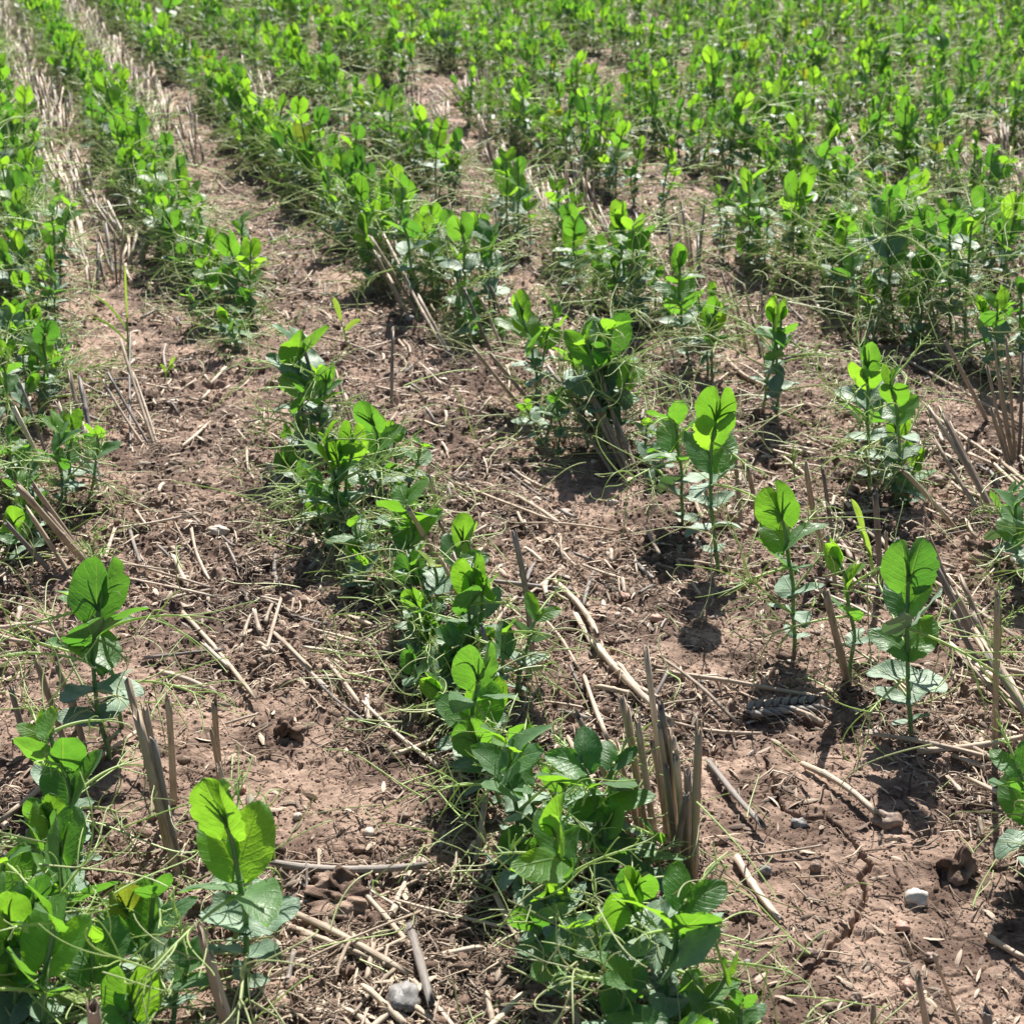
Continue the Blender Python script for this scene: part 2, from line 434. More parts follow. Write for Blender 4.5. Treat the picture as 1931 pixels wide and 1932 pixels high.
def tendril(mb, p, P, T, L, rg, lod, mat, thick=1.0, young=False):
    el = rg.uniform(R(12), R(48))
    d = nrm(P * math.cos(el) + T * math.sin(el))
    seg = (8, 5, 3)[lod]; sides = (5, 4, 3)[lod]
    k = nrm(np.cross(P, np.array([0, 0, 1.0])) + rg.normal(size=3) * .3)
    path = [p]; bend = rg.uniform(-.75, .25)
    for i in range(seg):
        d = nrm(rotv(d, k, bend / seg)); path.append(path[-1] + d * L / seg)
    path = np.array(path)
    r0, r1 = .00105 * thick, .0007 * thick
    tube(mb, path, np.linspace(r0, r1, len(path)), sides, mat)
    nb = (rg.integers(2, 5), 3, 2)[lod]
    bs = (14, 11, 7)[lod]; bsides = (4, 3, 3)[lod]
    tang = nrm(path[-1] - path[-2])
    ends = [(path[-1], tang)]
    for j in range(nb):
        f = 1 - .16 * j - rg.uniform(0, .05)
        ii = max(1, min(len(path) - 1, int(round(f * (len(path) - 1)))))
        q = path[ii]
        side = nrm(np.cross(tang, rg.normal(size=3)))
        for s in (-1, 1):
            dd = nrm(tang * rg.uniform(.5, 1.1) + side * s * rg.uniform(.5, 1.1))
            bl = L * rg.uniform(.55, 1.3) * (.5 if young else 1)
            pth = curl(q, dd, bl, rg, bs, rg.uniform(1.5, 7.5), rg.uniform(0, .5))
            tube(mb, pth, np.linspace(.0005, .00032, len(pth)) * thick, bsides, mat)
            if lod == 0 and rg.random() < .5:
                m_ = len(pth) // 3; d2 = nrm((pth[m_ + 1] - pth[m_]) + rg.normal(size=3) * .004)
                d2 = nrm(d2 + nrm(rg.normal(size=3)) * .7)
                p2 = curl(pth[m_], d2, bl * .6, rg, 7, rg.uniform(1, 6), .2)
                tube(mb, p2, np.linspace(.0004, .00024, len(p2)) * thick, bsides, mat)
    pth = curl(path[-1], tang, L * rg.uniform(.5, 1.0), rg, bs, rg.uniform(1, 6), .2)
    tube(mb, pth, np.linspace(.00046, .00026, len(pth)) * thick, bsides, mat)

def pea(seed, H, lean=(0, 0), az=None, lod=0, big=1.0, closed=None, bush=0):
    """one pea plant round its own base: a list of (part name, builder, material)"""
    rg = np.random.default_rng(seed)
    if az is None: az = rg.uniform(0, 6.28)
    if closed is None: closed = rg.random() < .75
    parts = []
    nn = int(np.clip(round(H / .0245), 3, 7))
    LT = .0275 * big * (.72 + 2.2 * H)
    top = np.array([lean[0], lean[1], H - LT * (.85 if closed else .6)])
    b1 = top * .5 + np.array([rg.uniform(-.1, .1) * H, rg.uniform(-.1, .1) * H, H * .06])
    ts = np.linspace(0, 1, (16, 10, 6)[lod])[:, None]
    ctrl = 2 * ts * (1 - ts) * b1 + ts ** 2 * top
    ctrl[0, 2] = -.012
    ctrl += np.sin(ts * math.pi * nn) * np.array([math.cos(az), math.sin(az), 0]) * .0012
    def at(f):
        x = f * (len(ctrl) - 1); i = min(int(x), len(ctrl) - 2); q = x - i
        return ctrl[i] * (1 - q) + ctrl[i + 1] * q, nrm(ctrl[i + 1] - ctrl[i])
    st = MB(); tube(st, ctrl, np.linspace(.00155, .00125, len(ctrl)) * (.8 + H * 1.8), (7, 5, 4)[lod], M_STEM)
    parts.append(('stem', st, M_STEM))
    nu, nv = ((18, 10), (9, 6), (5, 4))[lod]
    for i in range(nn + 1):
        f = 1.0 if i == nn else (.13 + .87 * (i / nn) ** 1.05)
        if i < nn: f *= 1 - rg.uniform(0, .03)
        p, T = at(min(f, 1.0))
        a = az + (i % 2) * math.pi + rg.normal() * .35
        P = nrm(np.array([math.cos(a), math.sin(a), 0]) - T * (math.cos(a) * T[0] + math.sin(a) * T[1]))
        Sd = np.cross(T, P)
        g = i / nn
        if g < .42: mat, phi = M_OLD, rg.uniform(R(58), R(92))
        elif g < .72: mat, phi = (M_MID if rg.random() < .7 else M_OLD), rg.uniform(R(32), R(66))
        else: mat, phi = (M_YOUNG if rg.random() < .66 else M_MID), rg.uniform(R(18), R(48))
        if i == nn and closed: phi = rg.uniform(R(4), R(10)); mat = M_MID if rg.random() < .45 else M_YOUNG
        if g > .3 and rg.random() < .007: mat = M_YELLOW
        Lf = LT * np.interp(g, [0, .2, .5, .8, 1], [.45, .8, 1.06, 1.1, .98 if closed else .72]) * rg.uniform(.88, 1.12)
        for s in (-1, 1):
            ph = phi * rg.uniform(.8, 1.2)
            A = T * math.cos(ph) + nrm(Sd * s * .85 + P * rg.uniform(.2, .7)) * math.sin(ph)
            if i == nn and closed:
                W0 = Sd * s * .75 + P * .7
                Wo, Wi, cup, back, rip = Lf * .46, Lf * .30, .6, -.12, .02
            else:
                W0 = Sd * s * .9 - P * (.5 * math.sin(ph) - .25 * (1 - math.sin(ph)))
                Wo, Wi, cup, back, rip = Lf * rg.uniform(.38, .5), Lf * rg.uniform(.22, .31), rg.uniform(.0, .45), rg.uniform(-.15, .45), rg.uniform(.012, .035)
            lf = MB()
            sg = 1 if s > 0 else -1
            blade(lf, p + Sd * s * .0008, A, W0, Lf * rg.uniform(.9, 1.08), Wo, Wi, rg, nu, nv, cup * sg, back * sg, rip, mat, lobe=.30)
            parts.append(('leaf', lf, mat))
        if i >= 1 and (i < nn or not closed) and rg.random() < (.95 if lod < 2 else .8):
            tb = MB(); yg = i >= nn - 1
            tm = M_TENDP if (g < .5 and rg.random() < .5) else M_TEND
            tendril(tb, p, P, T, H * rg.uniform(.3, .66) * (.6 if yg else 1), rg, lod, tm, (.98, 1.0, 1.3)[lod], yg)
            parts.append(('tendril', tb, tm))
    if closed:                    # the bud that looks out between the folded pair
        bd = MB(); p, T = at(1.0)
        for q in range((5, 3, 2)[lod]):
            pth = curl(p, nrm(T + rg.normal(size=3) * .18), LT * rg.uniform(.8, 1.15), rg, 5, 1.0, 0)
            tube(bd, pth, np.linspace(.0009, .0003, len(pth)), 4 if lod == 0 else 3, M_YOUNG)
        parts.append(('bud', bd, M_YOUNG))
    return parts

def merged(parts):
    m = MB()
    for nme, b, mat in parts:
        V, F, U, Mm = b.arrays(); m.V.append(V); m.F.append(F + m.n); m.U.append(U); m.M.append(Mm); m.n += len(V)
    m.arrays(); return m

def tag(o, label=None, cat=None, group=None, kind=None):
    if label: o['label'] = label
    if cat: o['category'] = cat
    if group: o['group'] = group
    if kind: o['kind'] = kind
    return o
def empty(name, loc, rz=0, sc=1.0):
    o = bpy.data.objects.new(name, None); o.empty_display_size = .02; COL.objects.link(o)
    o.location = loc; o.rotation_euler = (0, 0, rz); o.scale = (sc, sc, sc); return o

# ------------------------------------------------------------------ ground: one sheet to the horizon
def build_ground():
    Yn = []
    y = .34
    while y < 7.2: Yn.append(y); y *= 1.0013 if y < 1.9 else 1.0031
    while y < 900: Yn.append(y); y = y * 1.05 + .05
    back = [.34 - .012 * 1.22 ** k for k in range(1, 50)]
    Yn = np.array(back[::-1] + Yn)
    nx = 760
    a = np.linspace(-1, 1, 2 * nx + 1)
    ext = 1 + .01 * (1.28 ** np.arange(1, 37) - 1)
    a = np.concatenate([-ext[::-1], a, ext])
    hw = .345 * np.clip(Yn, .5, 7.5) + .16
    X = a[None, :] * hw[:, None]; Yg = np.broadcast_to(Yn[:, None], X.shape)
    xf, yf = X.ravel(), np.ascontiguousarray(Yg).ravel()
    z = np.zeros(len(xf))
    core = (np.abs(np.broadcast_to(a[None, :], X.shape).ravel()) <= 1.3) & (yf > .2) & (yf < 8)
    z[core] = gz(xf[core], yf[core])
    z[~core] = gz(xf[~core], yf[~core], False)
    far = (np.abs(xf) > 30) | (np.abs(yf) > 30); z[far] = 0
    V = np.stack([xf, yf, z], 1)
    nr, nc = X.shape
    i = np.arange(nr - 1)[:, None] * nc; k = np.arange(nc - 1)[None, :]
    F = np.stack([i + k, i + k + 1, i + k + nc + 1, i + k + nc], -1).reshape(-1, 4)
    mb = MB(); mb.add(V, F, V[:, :2])
    o = mb.build('ground', M_SOIL)
    tag(o, 'reddish brown crusted soil with thin drying cracks under the crop', None, None, 'structure')
build_ground()

# ------------------------------------------------------------------ pea plants read off the photograph: base x, y, tip x, y, size, folded top
HERO = [
 # leftmost row
 (210,1430,172,1078,1.35,1),(150,1650,80,1340,1.25,0),(105,1850,95,1560,1.2,1),(285,1890,285,1640,1.0,0),(462,1880,428,1455,1.15,1),
 (75,2020,85,1690,1.25,0),(235,2080,230,1850,1.2,1),(-15,1790,10,1560,1.1,0),(180,1990,150,1740,1.1,0),(10,1960,10,1730,1.1,1),
 (122,965,105,770,1.1,0),(60,1010,60,880,.95,0),(80,800,78,600,1.1,1),(20,830,5,640,.9,0),(100,620,90,462,1.15,1),(50,580,32,430,1.0,1),
 (112,735,100,610,1.0,0),(50,690,40,560,.9,0),(10,690,15,560,1.0,0),(75,500,62,380,.9,0),(40,470,28,330,1.0,1),(15,420,8,300,.9,0),(55,400,45,270,.9,1),(18,560,0,470,.9,0),
 (30,930,10,800,.9,0),
 # second row
 (570,860,556,605,1.45,0),(605,880,600,800,.8,0),(450,590,432,437,1.2,1),(345,530,330,365,1.0,1),(400,545,398,412,1.0,0),(310,500,300,345,.95,1),(265,400,252,255,.9,0),
 (425,655,415,560,.8,0),(380,560,372,460,.85,0),(300,440,290,330,.8,0),(240,370,228,220,.9,1),(470,620,468,540,.7,0),
 (715,955,705,745,1.2,1),(750,930,745,800,.95,0),(780,1100,765,895,1.45,0),(640,1045,612,800,1.15,0),(690,1080,670,950,1.0,0),(590,960,575,860,.9,0),
 (835,1210,815,1030,1.15,0),(905,1265,888,1048,1.2,1),(800,1260,790,1120,.95,0),(860,1300,850,1170,1.0,0),(905,1470,900,1215,1.2,1),(988,1605,955,1335,1.3,0),
 (900,1400,925,1290,.9,0),(985,1700,960,1560,.85,0),(1130,1650,1100,1385,1.35,0),(1092,1770,1048,1485,1.15,1),(1165,1640,1160,1415,1.0,0),(1200,1880,1195,1625,1.2,1),
 (1262,1980,1300,1655,1.45,0),(1195,2030,1180,1800,1.25,0),(1335,2040,1330,1890,1.0,0),(1060,1880,1040,1740,.95,0),(1410,2030,1405,1910,.7,0),(1150,1900,1120,1700,1.0,0),
 # third row
 (590,400,545,205,1.05,0),(560,385,530,230,1.0,1),(520,350,500,215,.9,0),(480,330,455,200,.9,1),(610,420,605,350,.7,0),
 (690,540,680,335,1.05,1),(725,520,722,370,1.0,0),(670,470,655,370,.8,0),(830,570,800,400,1.15,0),(930,600,918,408,1.5,0),(880,650,870,520,.9,0),(845,500,840,400,.9,1),
 (770,520,765,420,.9,0),(905,640,900,560,.8,0),(1012,765,985,548,1.25,1),(1050,865,1048,735,.9,0),(1130,860,1105,598,1.3,0),(1162,850,1155,573,1.25,0),
 (1285,995,1270,745,1.35,0),(1357,1075,1352,732,1.15,1),(1240,890,1255,780,.8,0),(1497,1225,1478,920,1.08,1),(1603,1285,1592,1025,.9,1),(1720,1395,1727,1035,1.22,1),
 (1940,1660,1930,1400,1.2,0),(1975,1650,1985,1480,1.1,0),
 # fourth row
 (950,440,930,285,1.1,1),(975,430,962,335,.9,0),(1000,470,985,360,.9,1),(1100,560,1083,400,1.1,1),(1070,520,1060,440,.9,0),(1205,620,1200,405,1.2,0),(1165,600,1160,470,1.0,0),
 (1140,560,1125,470,.8,0),(1235,600,1240,500,.8,0),(1303,690,1285,465,1.15,1),(1330,640,1318,540,.9,0),(1275,640,1262,560,.8,0),(1467,790,1460,558,1.2,1),(1640,925,1640,640,1.1,1),(1685,925,1690,775,.9,1),
 (1665,870,1650,690,.9,0),(1935,1100,1925,900,1.3,0),
 # fifth row
 (1245,410,1240,250,1.0,1),(1410,510,1395,312,1.1,1),(1440,530,1430,440,.8,0),(1480,400,1475,255,1.0,0),(1625,620,1610,450,1.0,0),(1690,640,1680,340,1.1,0),(1600,560,1590,380,1.0,0),
 (1795,650,1795,360,1.3,0),(1760,610,1760,440,1.1,0),(1870,540,1862,355,1.1,1),(1890,720,1880,540,1.1,0),(1925,700,1925,520,.9,1),(1560,520,1555,370,.9,1),(1640,560,1650,380,1.0,0),(1720,660,1715,520,.9,0),
]
VIEW_M = 25
plants = []       # dict(x,y,h,kind,...)
for k, (bx, by, tx, ty, big, cl) in enumerate(HERO):
    b = G(bx, by); z0 = gz1(b[0], b[1]); b = G(bx, by, z0)
    # tip: on the photograph's ray, at the depth of the base
    d = ray(tx, ty); t = b[1] / d[1]
    hh = HCAM + d[2] * t - z0
    lx = d[0] * t - b[0]
    hh = float(np.clip(hh, .045, .20))
    plants.append(dict(x=b[0], y=b[1], z=z0, h=hh, lx=lx, big=big, cl=bool(cl), hero=k, m=mval(b[0], b[1])))
rr = random.Random(5)
for p in list(plants):            # neighbours sown beside the plants above
    if p['y'] > 3.2: continue
    _, hy, _ = proj(p['x'], p['y'])
    pr_ = (1, .95, .5, .6, .7)[int(np.argmin([abs(p['m'] - m) for m in ROWS[:5]]))]
    for q in range(4):
        if rr.random() > pr_ * ((1, .9, .65, .4)[q] if p['y'] > .98 else (.85, .6, .25, 0)[q]): continue
        s_ = rr.choice((-1, 1)) * rr.uniform(.014, .05); x = p['x'] + RD[0] * s_ + rr.gauss(0, .008); y = p['y'] + RD[1] * s_
        px, py, _ = proj(x, y)
        if 1330 < px < 1900 and py > 1420: continue
        if 1400 < px and py > 950 and 1.0 < p['m'] < 1.3: continue
        plants.append(dict(x=x, y=y, z=gz1(x, y), h=p['h'] * rr.uniform(.62, .98), lx=rr.uniform(-.02, .02), big=rr.uniform(.85, 1.05), cl=rr.random() < .5, hero=500 + len(plants), m=mval(x, y)))
def near_hero(x, y, r):
    return any((p['x'] - x) ** 2 + (p['y'] - y) ** 2 < r * r for p in plants if 'hero' in p)
for m in ROWS_LEFT + ROWS:
    y = .45
    while y < 7.6:
        y += rr.uniform(.012, .038) if y > 2.1 else rr.uniform(.016, .05)
        yy = y + rr.uniform(-.01, .01)
        x = rowpt(m, yy) + rr.gauss(0, .019)
        px, py, _ = proj(x, yy)
        if px < -420 or px > W + 420 or yy > 7.4: continue
        if -60 < px < W + 60 and py > 640: continue
        gap = float(perlin([x / .4 + m * 7], [yy / .4], 31)[0])
        if gap < -.42 and py > 60: continue
        if near_hero(x, yy, .017): continue
        if py > 420 and rr.random() < .15: continue
        plants.append(dict(x=x, y=yy, z=gz1(x, yy), h=rr.gauss(.118, .022) * (1 + .12 * gap), lx=0, m=m))
for p in plants:
    px, py, zc = proj(p['x'], p['y'], p['z'])
    _, pt, _ = proj(p['x'], p['y'], p['z'] + p['h'])
    p['px'], p['py'] = px, py
    p['in'] = (-VIEW_M < px < W + VIEW_M) and pt < W + 10 and py > -10
    p['d'] = zc
vis = sorted([p for p in plants if p['in']], key=lambda p: p['d'])
for i, p in enumerate(vis): p['rank'] = i

ORD = ['', 'first', 'second', 'third', 'fourth', 'fifth', 'sixth', 'seventh', 'eighth', 'ninth', 'tenth', 'eleventh', 'twelfth', 'thirteenth', 'fourteenth', 'fifteenth',
       'sixteenth', 'seventeenth', 'eighteenth', 'nineteenth', 'twentieth', 'twenty-first', 'twenty-second', 'twenty-third', 'twenty-fourth', 'twenty-fifth', 'twenty-sixth',
       'twenty-seventh', 'twenty-eighth', 'twenty-ninth', 'thirtieth']
ROWN = ['leftmost row', 'second row', 'third row', 'fourth row', 'fifth row']
for p in vis:
    ks = int(np.argmin([abs(p['m'] - m) for m in ROWS])); p['row'] = ks
cnt = {}
for p in sorted(vis, key=lambda p: p['y']):
    c = cnt[p['row']] = cnt.get(p['row'], 0) + 1
    p['ord'] = c
def plant_label(p):
    r, c = p['row'], p['ord']
    look = 'pea plant with folded leaf tip' if p.get('cl') else ('tall pea plant' if p['h'] > .128 else ('small pea plant' if p['h'] < .09 else 'leafy pea plant'))
    if r < 5 and c <= (26, 30, 28, 24, 22)[r]:
        return f"{look}, {ORD[c]} from the near end of the {ROWN[r]}", None
    if r < 5:
        return f"pea plant crowded among others in the distant stretch of the {ROWN[r]}", 'distant pea plants of the ' + ROWN[r]
    n = ['sixth', 'seventh', 'eighth', 'ninth', 'tenth'][min(r - 5, 4)]
    if r - 5 < 5: return f"pea plant crowded among others in the {n} crop row", f'pea plants of the {n} crop row'
    return 'small pea plant in the densely green crop rows at the upper right', 'pea plants of the far crop rows'

PROTO = [pea(900 + i, .118, (random.Random(i).uniform(-.015, .015), random.Random(i + 50).uniform(-.015, .015)), lod=1, closed=(i % 2 == 0), big=random.Random(i).uniform(.74, .98)) for i in range(22)]
PMESH = [None] * 22
def twin(i):                      # a plant with a shorter side shoot from its foot
    rg = random.Random(i); q = pea(1200 + i, .118, (0, 0), lod=2, closed=(i % 3 != 0), big=.74)
    for nme, b, mat in pea(1300 + i, .118 * rg.uniform(.55, .85), (rg.uniform(-.03, .03), rg.uniform(-.03, .03)), lod=2, big=.74): q.append((nme, b, mat))
    return merged(q)
LODP = [twin(i) for i in range(16)]
PROTM = [merged(q) for q in PROTO]
def add_parts(root, parts):
    for nme, b, mat in parts: b.build(nme, mat, root)
first = {}
for p in vis[:300]:
    lab, grp = plant_label(p)
    g = grp or 'pea plants standing in crop rows'
    if 'hero' in p:
        k = p['hero']
        root = empty('pea_plant', (p['x'], p['y'], p['z'] - .002))
        rg = random.Random(k)
        az = rg.uniform(0, 6.28)
        add_parts(root, pea(k * 7 + 3, p['h'], (p['lx'], rg.uniform(-.012, .012)), az, 0 if p['y'] < 2.0 else 1, p['big'] * .87, p['cl']))
    else:
        k = rr.randrange(22); s = p['h'] / .118
        root = empty('pea_plant', (p['x'], p['y'], p['z'] - .002), rr.uniform(0, 6.28), s)
        root.rotation_euler = (rr.gauss(0, .13), rr.gauss(0, .13), rr.uniform(0, 6.28)); root.scale = (s * rr.uniform(.9, 1.15), s * rr.uniform(.9, 1.15), s)
        if k not in first:
            add_parts(root, PROTO[k]); first[k] = root
            first[k] = list(root.children)
        else:
            for ch in first[k]:
                c = ch.copy(); COL.objects.link(c); c.parent = root
    tag(root, lab, 'plant', g)

rest = vis[300:] + [p for p in plants if not p['in']]
def scatter(protos, items, name, label, mats=None):
    V_, F_, U_, M_ = [], [], [], []; n = 0
    for pr, x, y, z, rz, s, tx, ty in items:
        V, F, U, M = pr.arrays()
        c, q = math.cos(rz), math.sin(rz)
        Rm = np.array([[c, -q, 0], [q, c, 0], [0, 0, 1]], np.float32) * s
        Vn = V @ Rm.T
        Vn[:, 0] += Vn[:, 2] * tx + x; Vn[:, 1] += Vn[:, 2] * ty + y; Vn[:, 2] += z
        V_.append(Vn); F_.append(F + n); U_.append(U); M_.append(M); n += len(V)
    m = MB(); m.V = [np.concatenate(V_)]; m.F = [np.concatenate(F_)]; m.U = [np.concatenate(U_)]; m.M = [np.concatenate(M_)]; m.n = n
    o = m.build(name); return o
items = []
for p in rest:
    pr = PROTM[rr.randrange(22)] if p['d'] < 2.6 else LODP[rr.randrange(16)]
    items.append((pr, p['x'], p['y'], p['z'] - .002, rr.uniform(0, 6.28), p['h'] / .118, rr.uniform(-.15, .15), rr.uniform(-.15, .15)))
o = scatter(None, items, 'distant_pea_crop', None)
tag(o, 'mass of small bright green pea plants in the farthest rows', 'crop', None, 'stuff')

# ------------------------------------------------------------------ straw
def straw(mb, p0, p1, r, rg, mat, sides=8, bend=.03, nodes=True, jag=True, seg=9):
    p0 = np.asarray(p0, float); p1 = np.asarray(p1, float); d = p1 - p0; L = np.linalg.norm(d)
    t = list(np.linspace(0, 1, seg)); nd = []
    if nodes:
        f = rg.uniform(.15, .6)
        for _ in range(1 + int(L > .11)):
            if f < .9: nd.append(f)
            f += rg.uniform(.35, .5)
        for f in nd: t += [f - .0022 / L, f, f + .0022 / L]
    t = np.array(sorted(t))
    k = nrm(np.cross(d, rg.normal(size=3)))
    P = p0 + d * t[:, None] + k * (np.sin(t * np.pi) * L * bend)[:, None]
    for f in nd: P += nrm(rg.normal(size=3)) * np.clip(t - f, 0, 1)[:, None] * L * .03
    rad = r * (1 + .06 * np.sin(t * 9 + rg.uniform(0, 6))) * (1 - .12 * t)
    for f in nd: rad = rad * (1 + .30 * np.exp(-((t - f) * L / .0016) ** 2))
    tube(mb, P, rad, sides, mat, hollow=True, jag=(r * 1.8 if jag else 0), rg=rg, flat=rg.uniform(.62, 1.0))

def gtop(px, py, z): return G(px, py, z)
# stubble tufts read off the photograph: (tip x, tip y, tip height in m, base x, base y, radius in mm)
TUFTS = [
 ('dense stand of cut straws beside the bare cracked soil', [(1213,1222,.125,1272,1590,2.6),(1170,1312,.10,1216,1560,2.5),(1200,1352,.09,1240,1570,2.4),(1265,1378,.085,1283,1610,2.5),(1320,1378,.095,1308,1650,3.3),(1244,1335,.10,1290,1600,2.4),(1228,1400,.07,1262,1580,2.0),(1240,1372,.09,1275,1600,1.8),(1300,1460,.06,1300,1640,2.6),(1278,1420,.075,1296,1620,2.2),(1184,1345,.09,1228,1570,2.0),(1292,1490,.055,1268,1640,2.2),(1255,1440,.065,1282,1625,1.9)]),
 ('slanting cut straws behind the pea plant leaves of the stubble stand', [(1090,1355,.09,1186,1560,2.6),(1165,1405,.06,1215,1570,2.3),(1150,1450,.05,1200,1590,2.2)]),
 ('thick tall cut straws standing between the two near plants at lower left', [(246,1290,.115,320,1590,3.1),(258,1342,.10,340,1640,3.2),(268,1330,.10,335,1620,2.4),(321,1320,.075,324,1505,2.4),(288,1400,.08,345,1640,2.4)]),
 ('pair of upright cut straws left of the open soil', [(403,1318,.07,418,1480,2.5),(398,1378,.06,432,1500,2.2)]),
 ('pale cut straws leaning behind the near folded pea plant', [(400,1500,.03,470,1590,2.2),(410,1440,.05,452,1570,2.2)]),
 ('short brown cut straws at the left edge by the near leaves', [(62,1240,.06,128,1400,2.5),(105,1262,.06,150,1375,2.2),(22,1300,.05,60,1420,2.4),(130,1300,.05,165,1420,2.4)]),
 ('dark grey cut straw standing at the bottom edge', [(372,1755,.09,462,2010,2.6),(392,1800,.06,470,2010,2.0)]),
 ('broken straw end poking up at the bottom left', [(165,1895,.09,205,2060,4.0)]),
 ('leaning thick brown straws below the bright leaved plant', [(30,912,.085,185,1062,3.0),(62,908,.075,170,1045,2.8),(85,960,.05,190,1070,2.6),(10,985,.05,120,1080,2.2),(48,960,.05,150,1080,2.0)]),
 ('upright straws close to the bright leaved plant at left', [(30,770,.08,108,925,2.4),(150,720,.08,192,930,2.4),(130,700,.085,180,900,2.2),(40,720,.08,100,880,2.0),(160,800,.055,196,940,2.2),(112,760,.06,165,900,2.0)]),
 ('fan of thin dry straws leaning over the soil at left', [(225,640,.08,300,850,1.6),(205,700,.06,298,848,1.5),(250,700,.05,304,848,1.4),(190,720,.05,290,850,1.4),(240,625,.07,245,860,1.2),(232,520,.11,240,700,1.1)]),
 ('long pale straw leaning across the tall second row plant', [(562,636,.12,640,855,2.3)]),
 ('upright straws behind the folded plant of the second row', [(740,615,.075,738,770,1.9),(632,700,.06,684,850,2.0),(652,742,.045,690,850,1.8),(620,720,.05,668,850,1.6)]),
 ('long row of leaning cut straws left of the third row plants', [(700,448,.09,800,600,2.4),(720,440,.085,820,620,2.2),(705,475,.07,775,590,2.4),(742,440,.08,838,640,2.0),(735,520,.05,790,620,2.4),(760,520,.06,850,655,2.2),(790,560,.05,855,665,2.2)]),
 ('grey straws leaning between plants of the third row', [(728,365,.09,790,520,2.2),(745,400,.08,812,540,2.0),(700,368,.06,760,470,1.8)]),
 ('dark straws leaning among broad leaves in the third row', [(872,540,.075,935,665,2.2),(850,520,.06,905,640,1.8),(905,560,.06,955,665,2.0),(925,540,.05,960,620,1.8)]),
 ('thick straws slanting towards the double leaved plant', [(892,655,.07,1000,770,2.4),(920,660,.065,1030,780,2.2),(1030,690,.07,1180,870,2.4),(1045,700,.06,1150,850,2.4)]),
 ('bundle of slanting straws at the foot of the double leaved plant', [(1085,690,.08,1196,895,2.5),(1100,715,.07,1205,905,2.4),(1072,735,.05,1190,900,2.2),(1120,740,.06,1210,915,2.2),(1145,760,.05,1222,915,2.2),(1095,790,.03,1180,905,2.0),(1130,700,.08,1200,890,1.8)]),
 ('cut straws standing right of the double leaved plant', [(1245,640,.075,1290,770,2.2),(1262,640,.07,1302,790,1.8),(1235,700,.05,1275,800,2.0),(1225,690,.05,1260,790,1.6)]),
 ('tall brown straw beside the round bright leaf of the second row', [(808,895,.085,856,1050,2.8),(868,982,.05,905,1090,2.6),(830,985,.06,878,1090,2.2),(775,960,.08,850,1090,2.2)]),
 ('single tall pointed cut straw right of the second row', [(970,1012,.11,1006,1250,2.8)]),
 ('leaning straws at the foot of the second row', [(850,1050,.07,925,1200,2.4),(838,1060,.06,905,1190,2.2),(905,1180,.05,960,1330,2.2)]),
 ('straws standing on the open ground in the fourth gap', [(1362,510,.085,1400,650,2.0),(1378,540,.075,1410,665,2.0),(1405,535,.07,1428,650,2.0),(1435,540,.06,1445,640,1.7),(1350,560,.05,1380,650,1.6),(1420,600,.04,1440,680,1.8)]),
 ('two thick upright straws behind the folded plant of the third row', [(1512,870,.10,1568,1060,2.8),(1548,890,.09,1592,1060,2.6),(1560,1000,.05,1585,1120,2.0)]),
 ('straw stalk standing between two third row plants', [(1655,930,.09,1662,1100,2.4),(1670,1000,.05,1680,1090,1.6),(1562,1120,.09,1605,1290,2.6)]),
 ('brown straws right of the tall third row plant', [(1383,820,.08,1402,1000,3.0),(1410,880,.06,1430,990,2.2),(1320,870,.05,1352,1000,2.0)]),
 ('fan of upright straws at the right edge', [(1885,700,.085,1918,870,2.2),(1900,636,.11,1920,865,2.2),(1930,665,.10,1922,868,2.4),(1862,685,.09,1912,870,1.8),(1945,690,.09,1930,870,2.2),(1870,770,.06,1912,880,2.0),(1950,740,.07,1934,880,2.4),(1880,640,.11,1916,860,1.6)]),
 ('long straws leaning over the root mass at right', [(1742,762,.09,1905,985,2.6),(1775,770,.085,1908,990,2.4),(1790,640,.11,1870,790,2.2),(1702,880,.065,1830,998,2.6),(1800,800,.07,1905,975,2.2),(1760,820,.06,1895,1000,2.0)]),
 ('short cut straws under the round leaved plant of the fifth row', [(1730,520,.07,1770,650,2.0),(1750,545,.06,1785,660,1.8),(1700,560,.05,1740,650,1.8),(1810,560,.05,1835,660,2.0)]),
 ('stubble stand behind the fifth row at the right edge', [(1768,300,.075,1782,410,2.0),(1785,290,.08,1800,415,2.0),(1800,270,.09,1815,405,2.2),(1822,280,.085,1832,410,2.0),(1845,290,.085,1850,410,2.4),(1862,300,.08,1862,415,2.0),(1838,265,.09,1842,400,2.0),(1880,300,.08,1885,420,2.0),(1815,310,.07,1822,420,1.8),(1795,320,.06,1800,420,1.8)]),
 ('reddish stubble stand near the far right edge', [(1905,300,.085,1902,430,2.2),(1925,305,.085,1925,430,2.2),(1890,340,.07,1893,440,2.0),(1915,340,.07,1915,440,2.0),(1940,300,.08,1938,430,2.0)]),
 ('leaning stubble below the last third row plant', [(1752,1010,.05,1800,1110,2.4),(1760,1040,.05,1830,1150,2.4),(1770,1075,.045,1850,1200,2.6),(1800,1110,.045,1885,1250,2.6),(1815,1090,.05,1905,1260,2.4),(1830,1150,.04,1905,1300,2.4),(1790,1150,.04,1870,1270,2.2)]),
 ('single grey upright straw at the right edge', [(1880,1125,.12,1880,1400,2.4)]),
 ('straw ends rising from the bottom edge at right', [(1735,1845,.06,1770,1990,2.3),(1855,1905,.045,1860,1990,2.6),(1645,1900,.03,1655,1990,1.5)]),
 ('thin reddish stalk rising from the bare soil at bottom right', [(1770,1800,.10,1830,1960,.9)]),
]
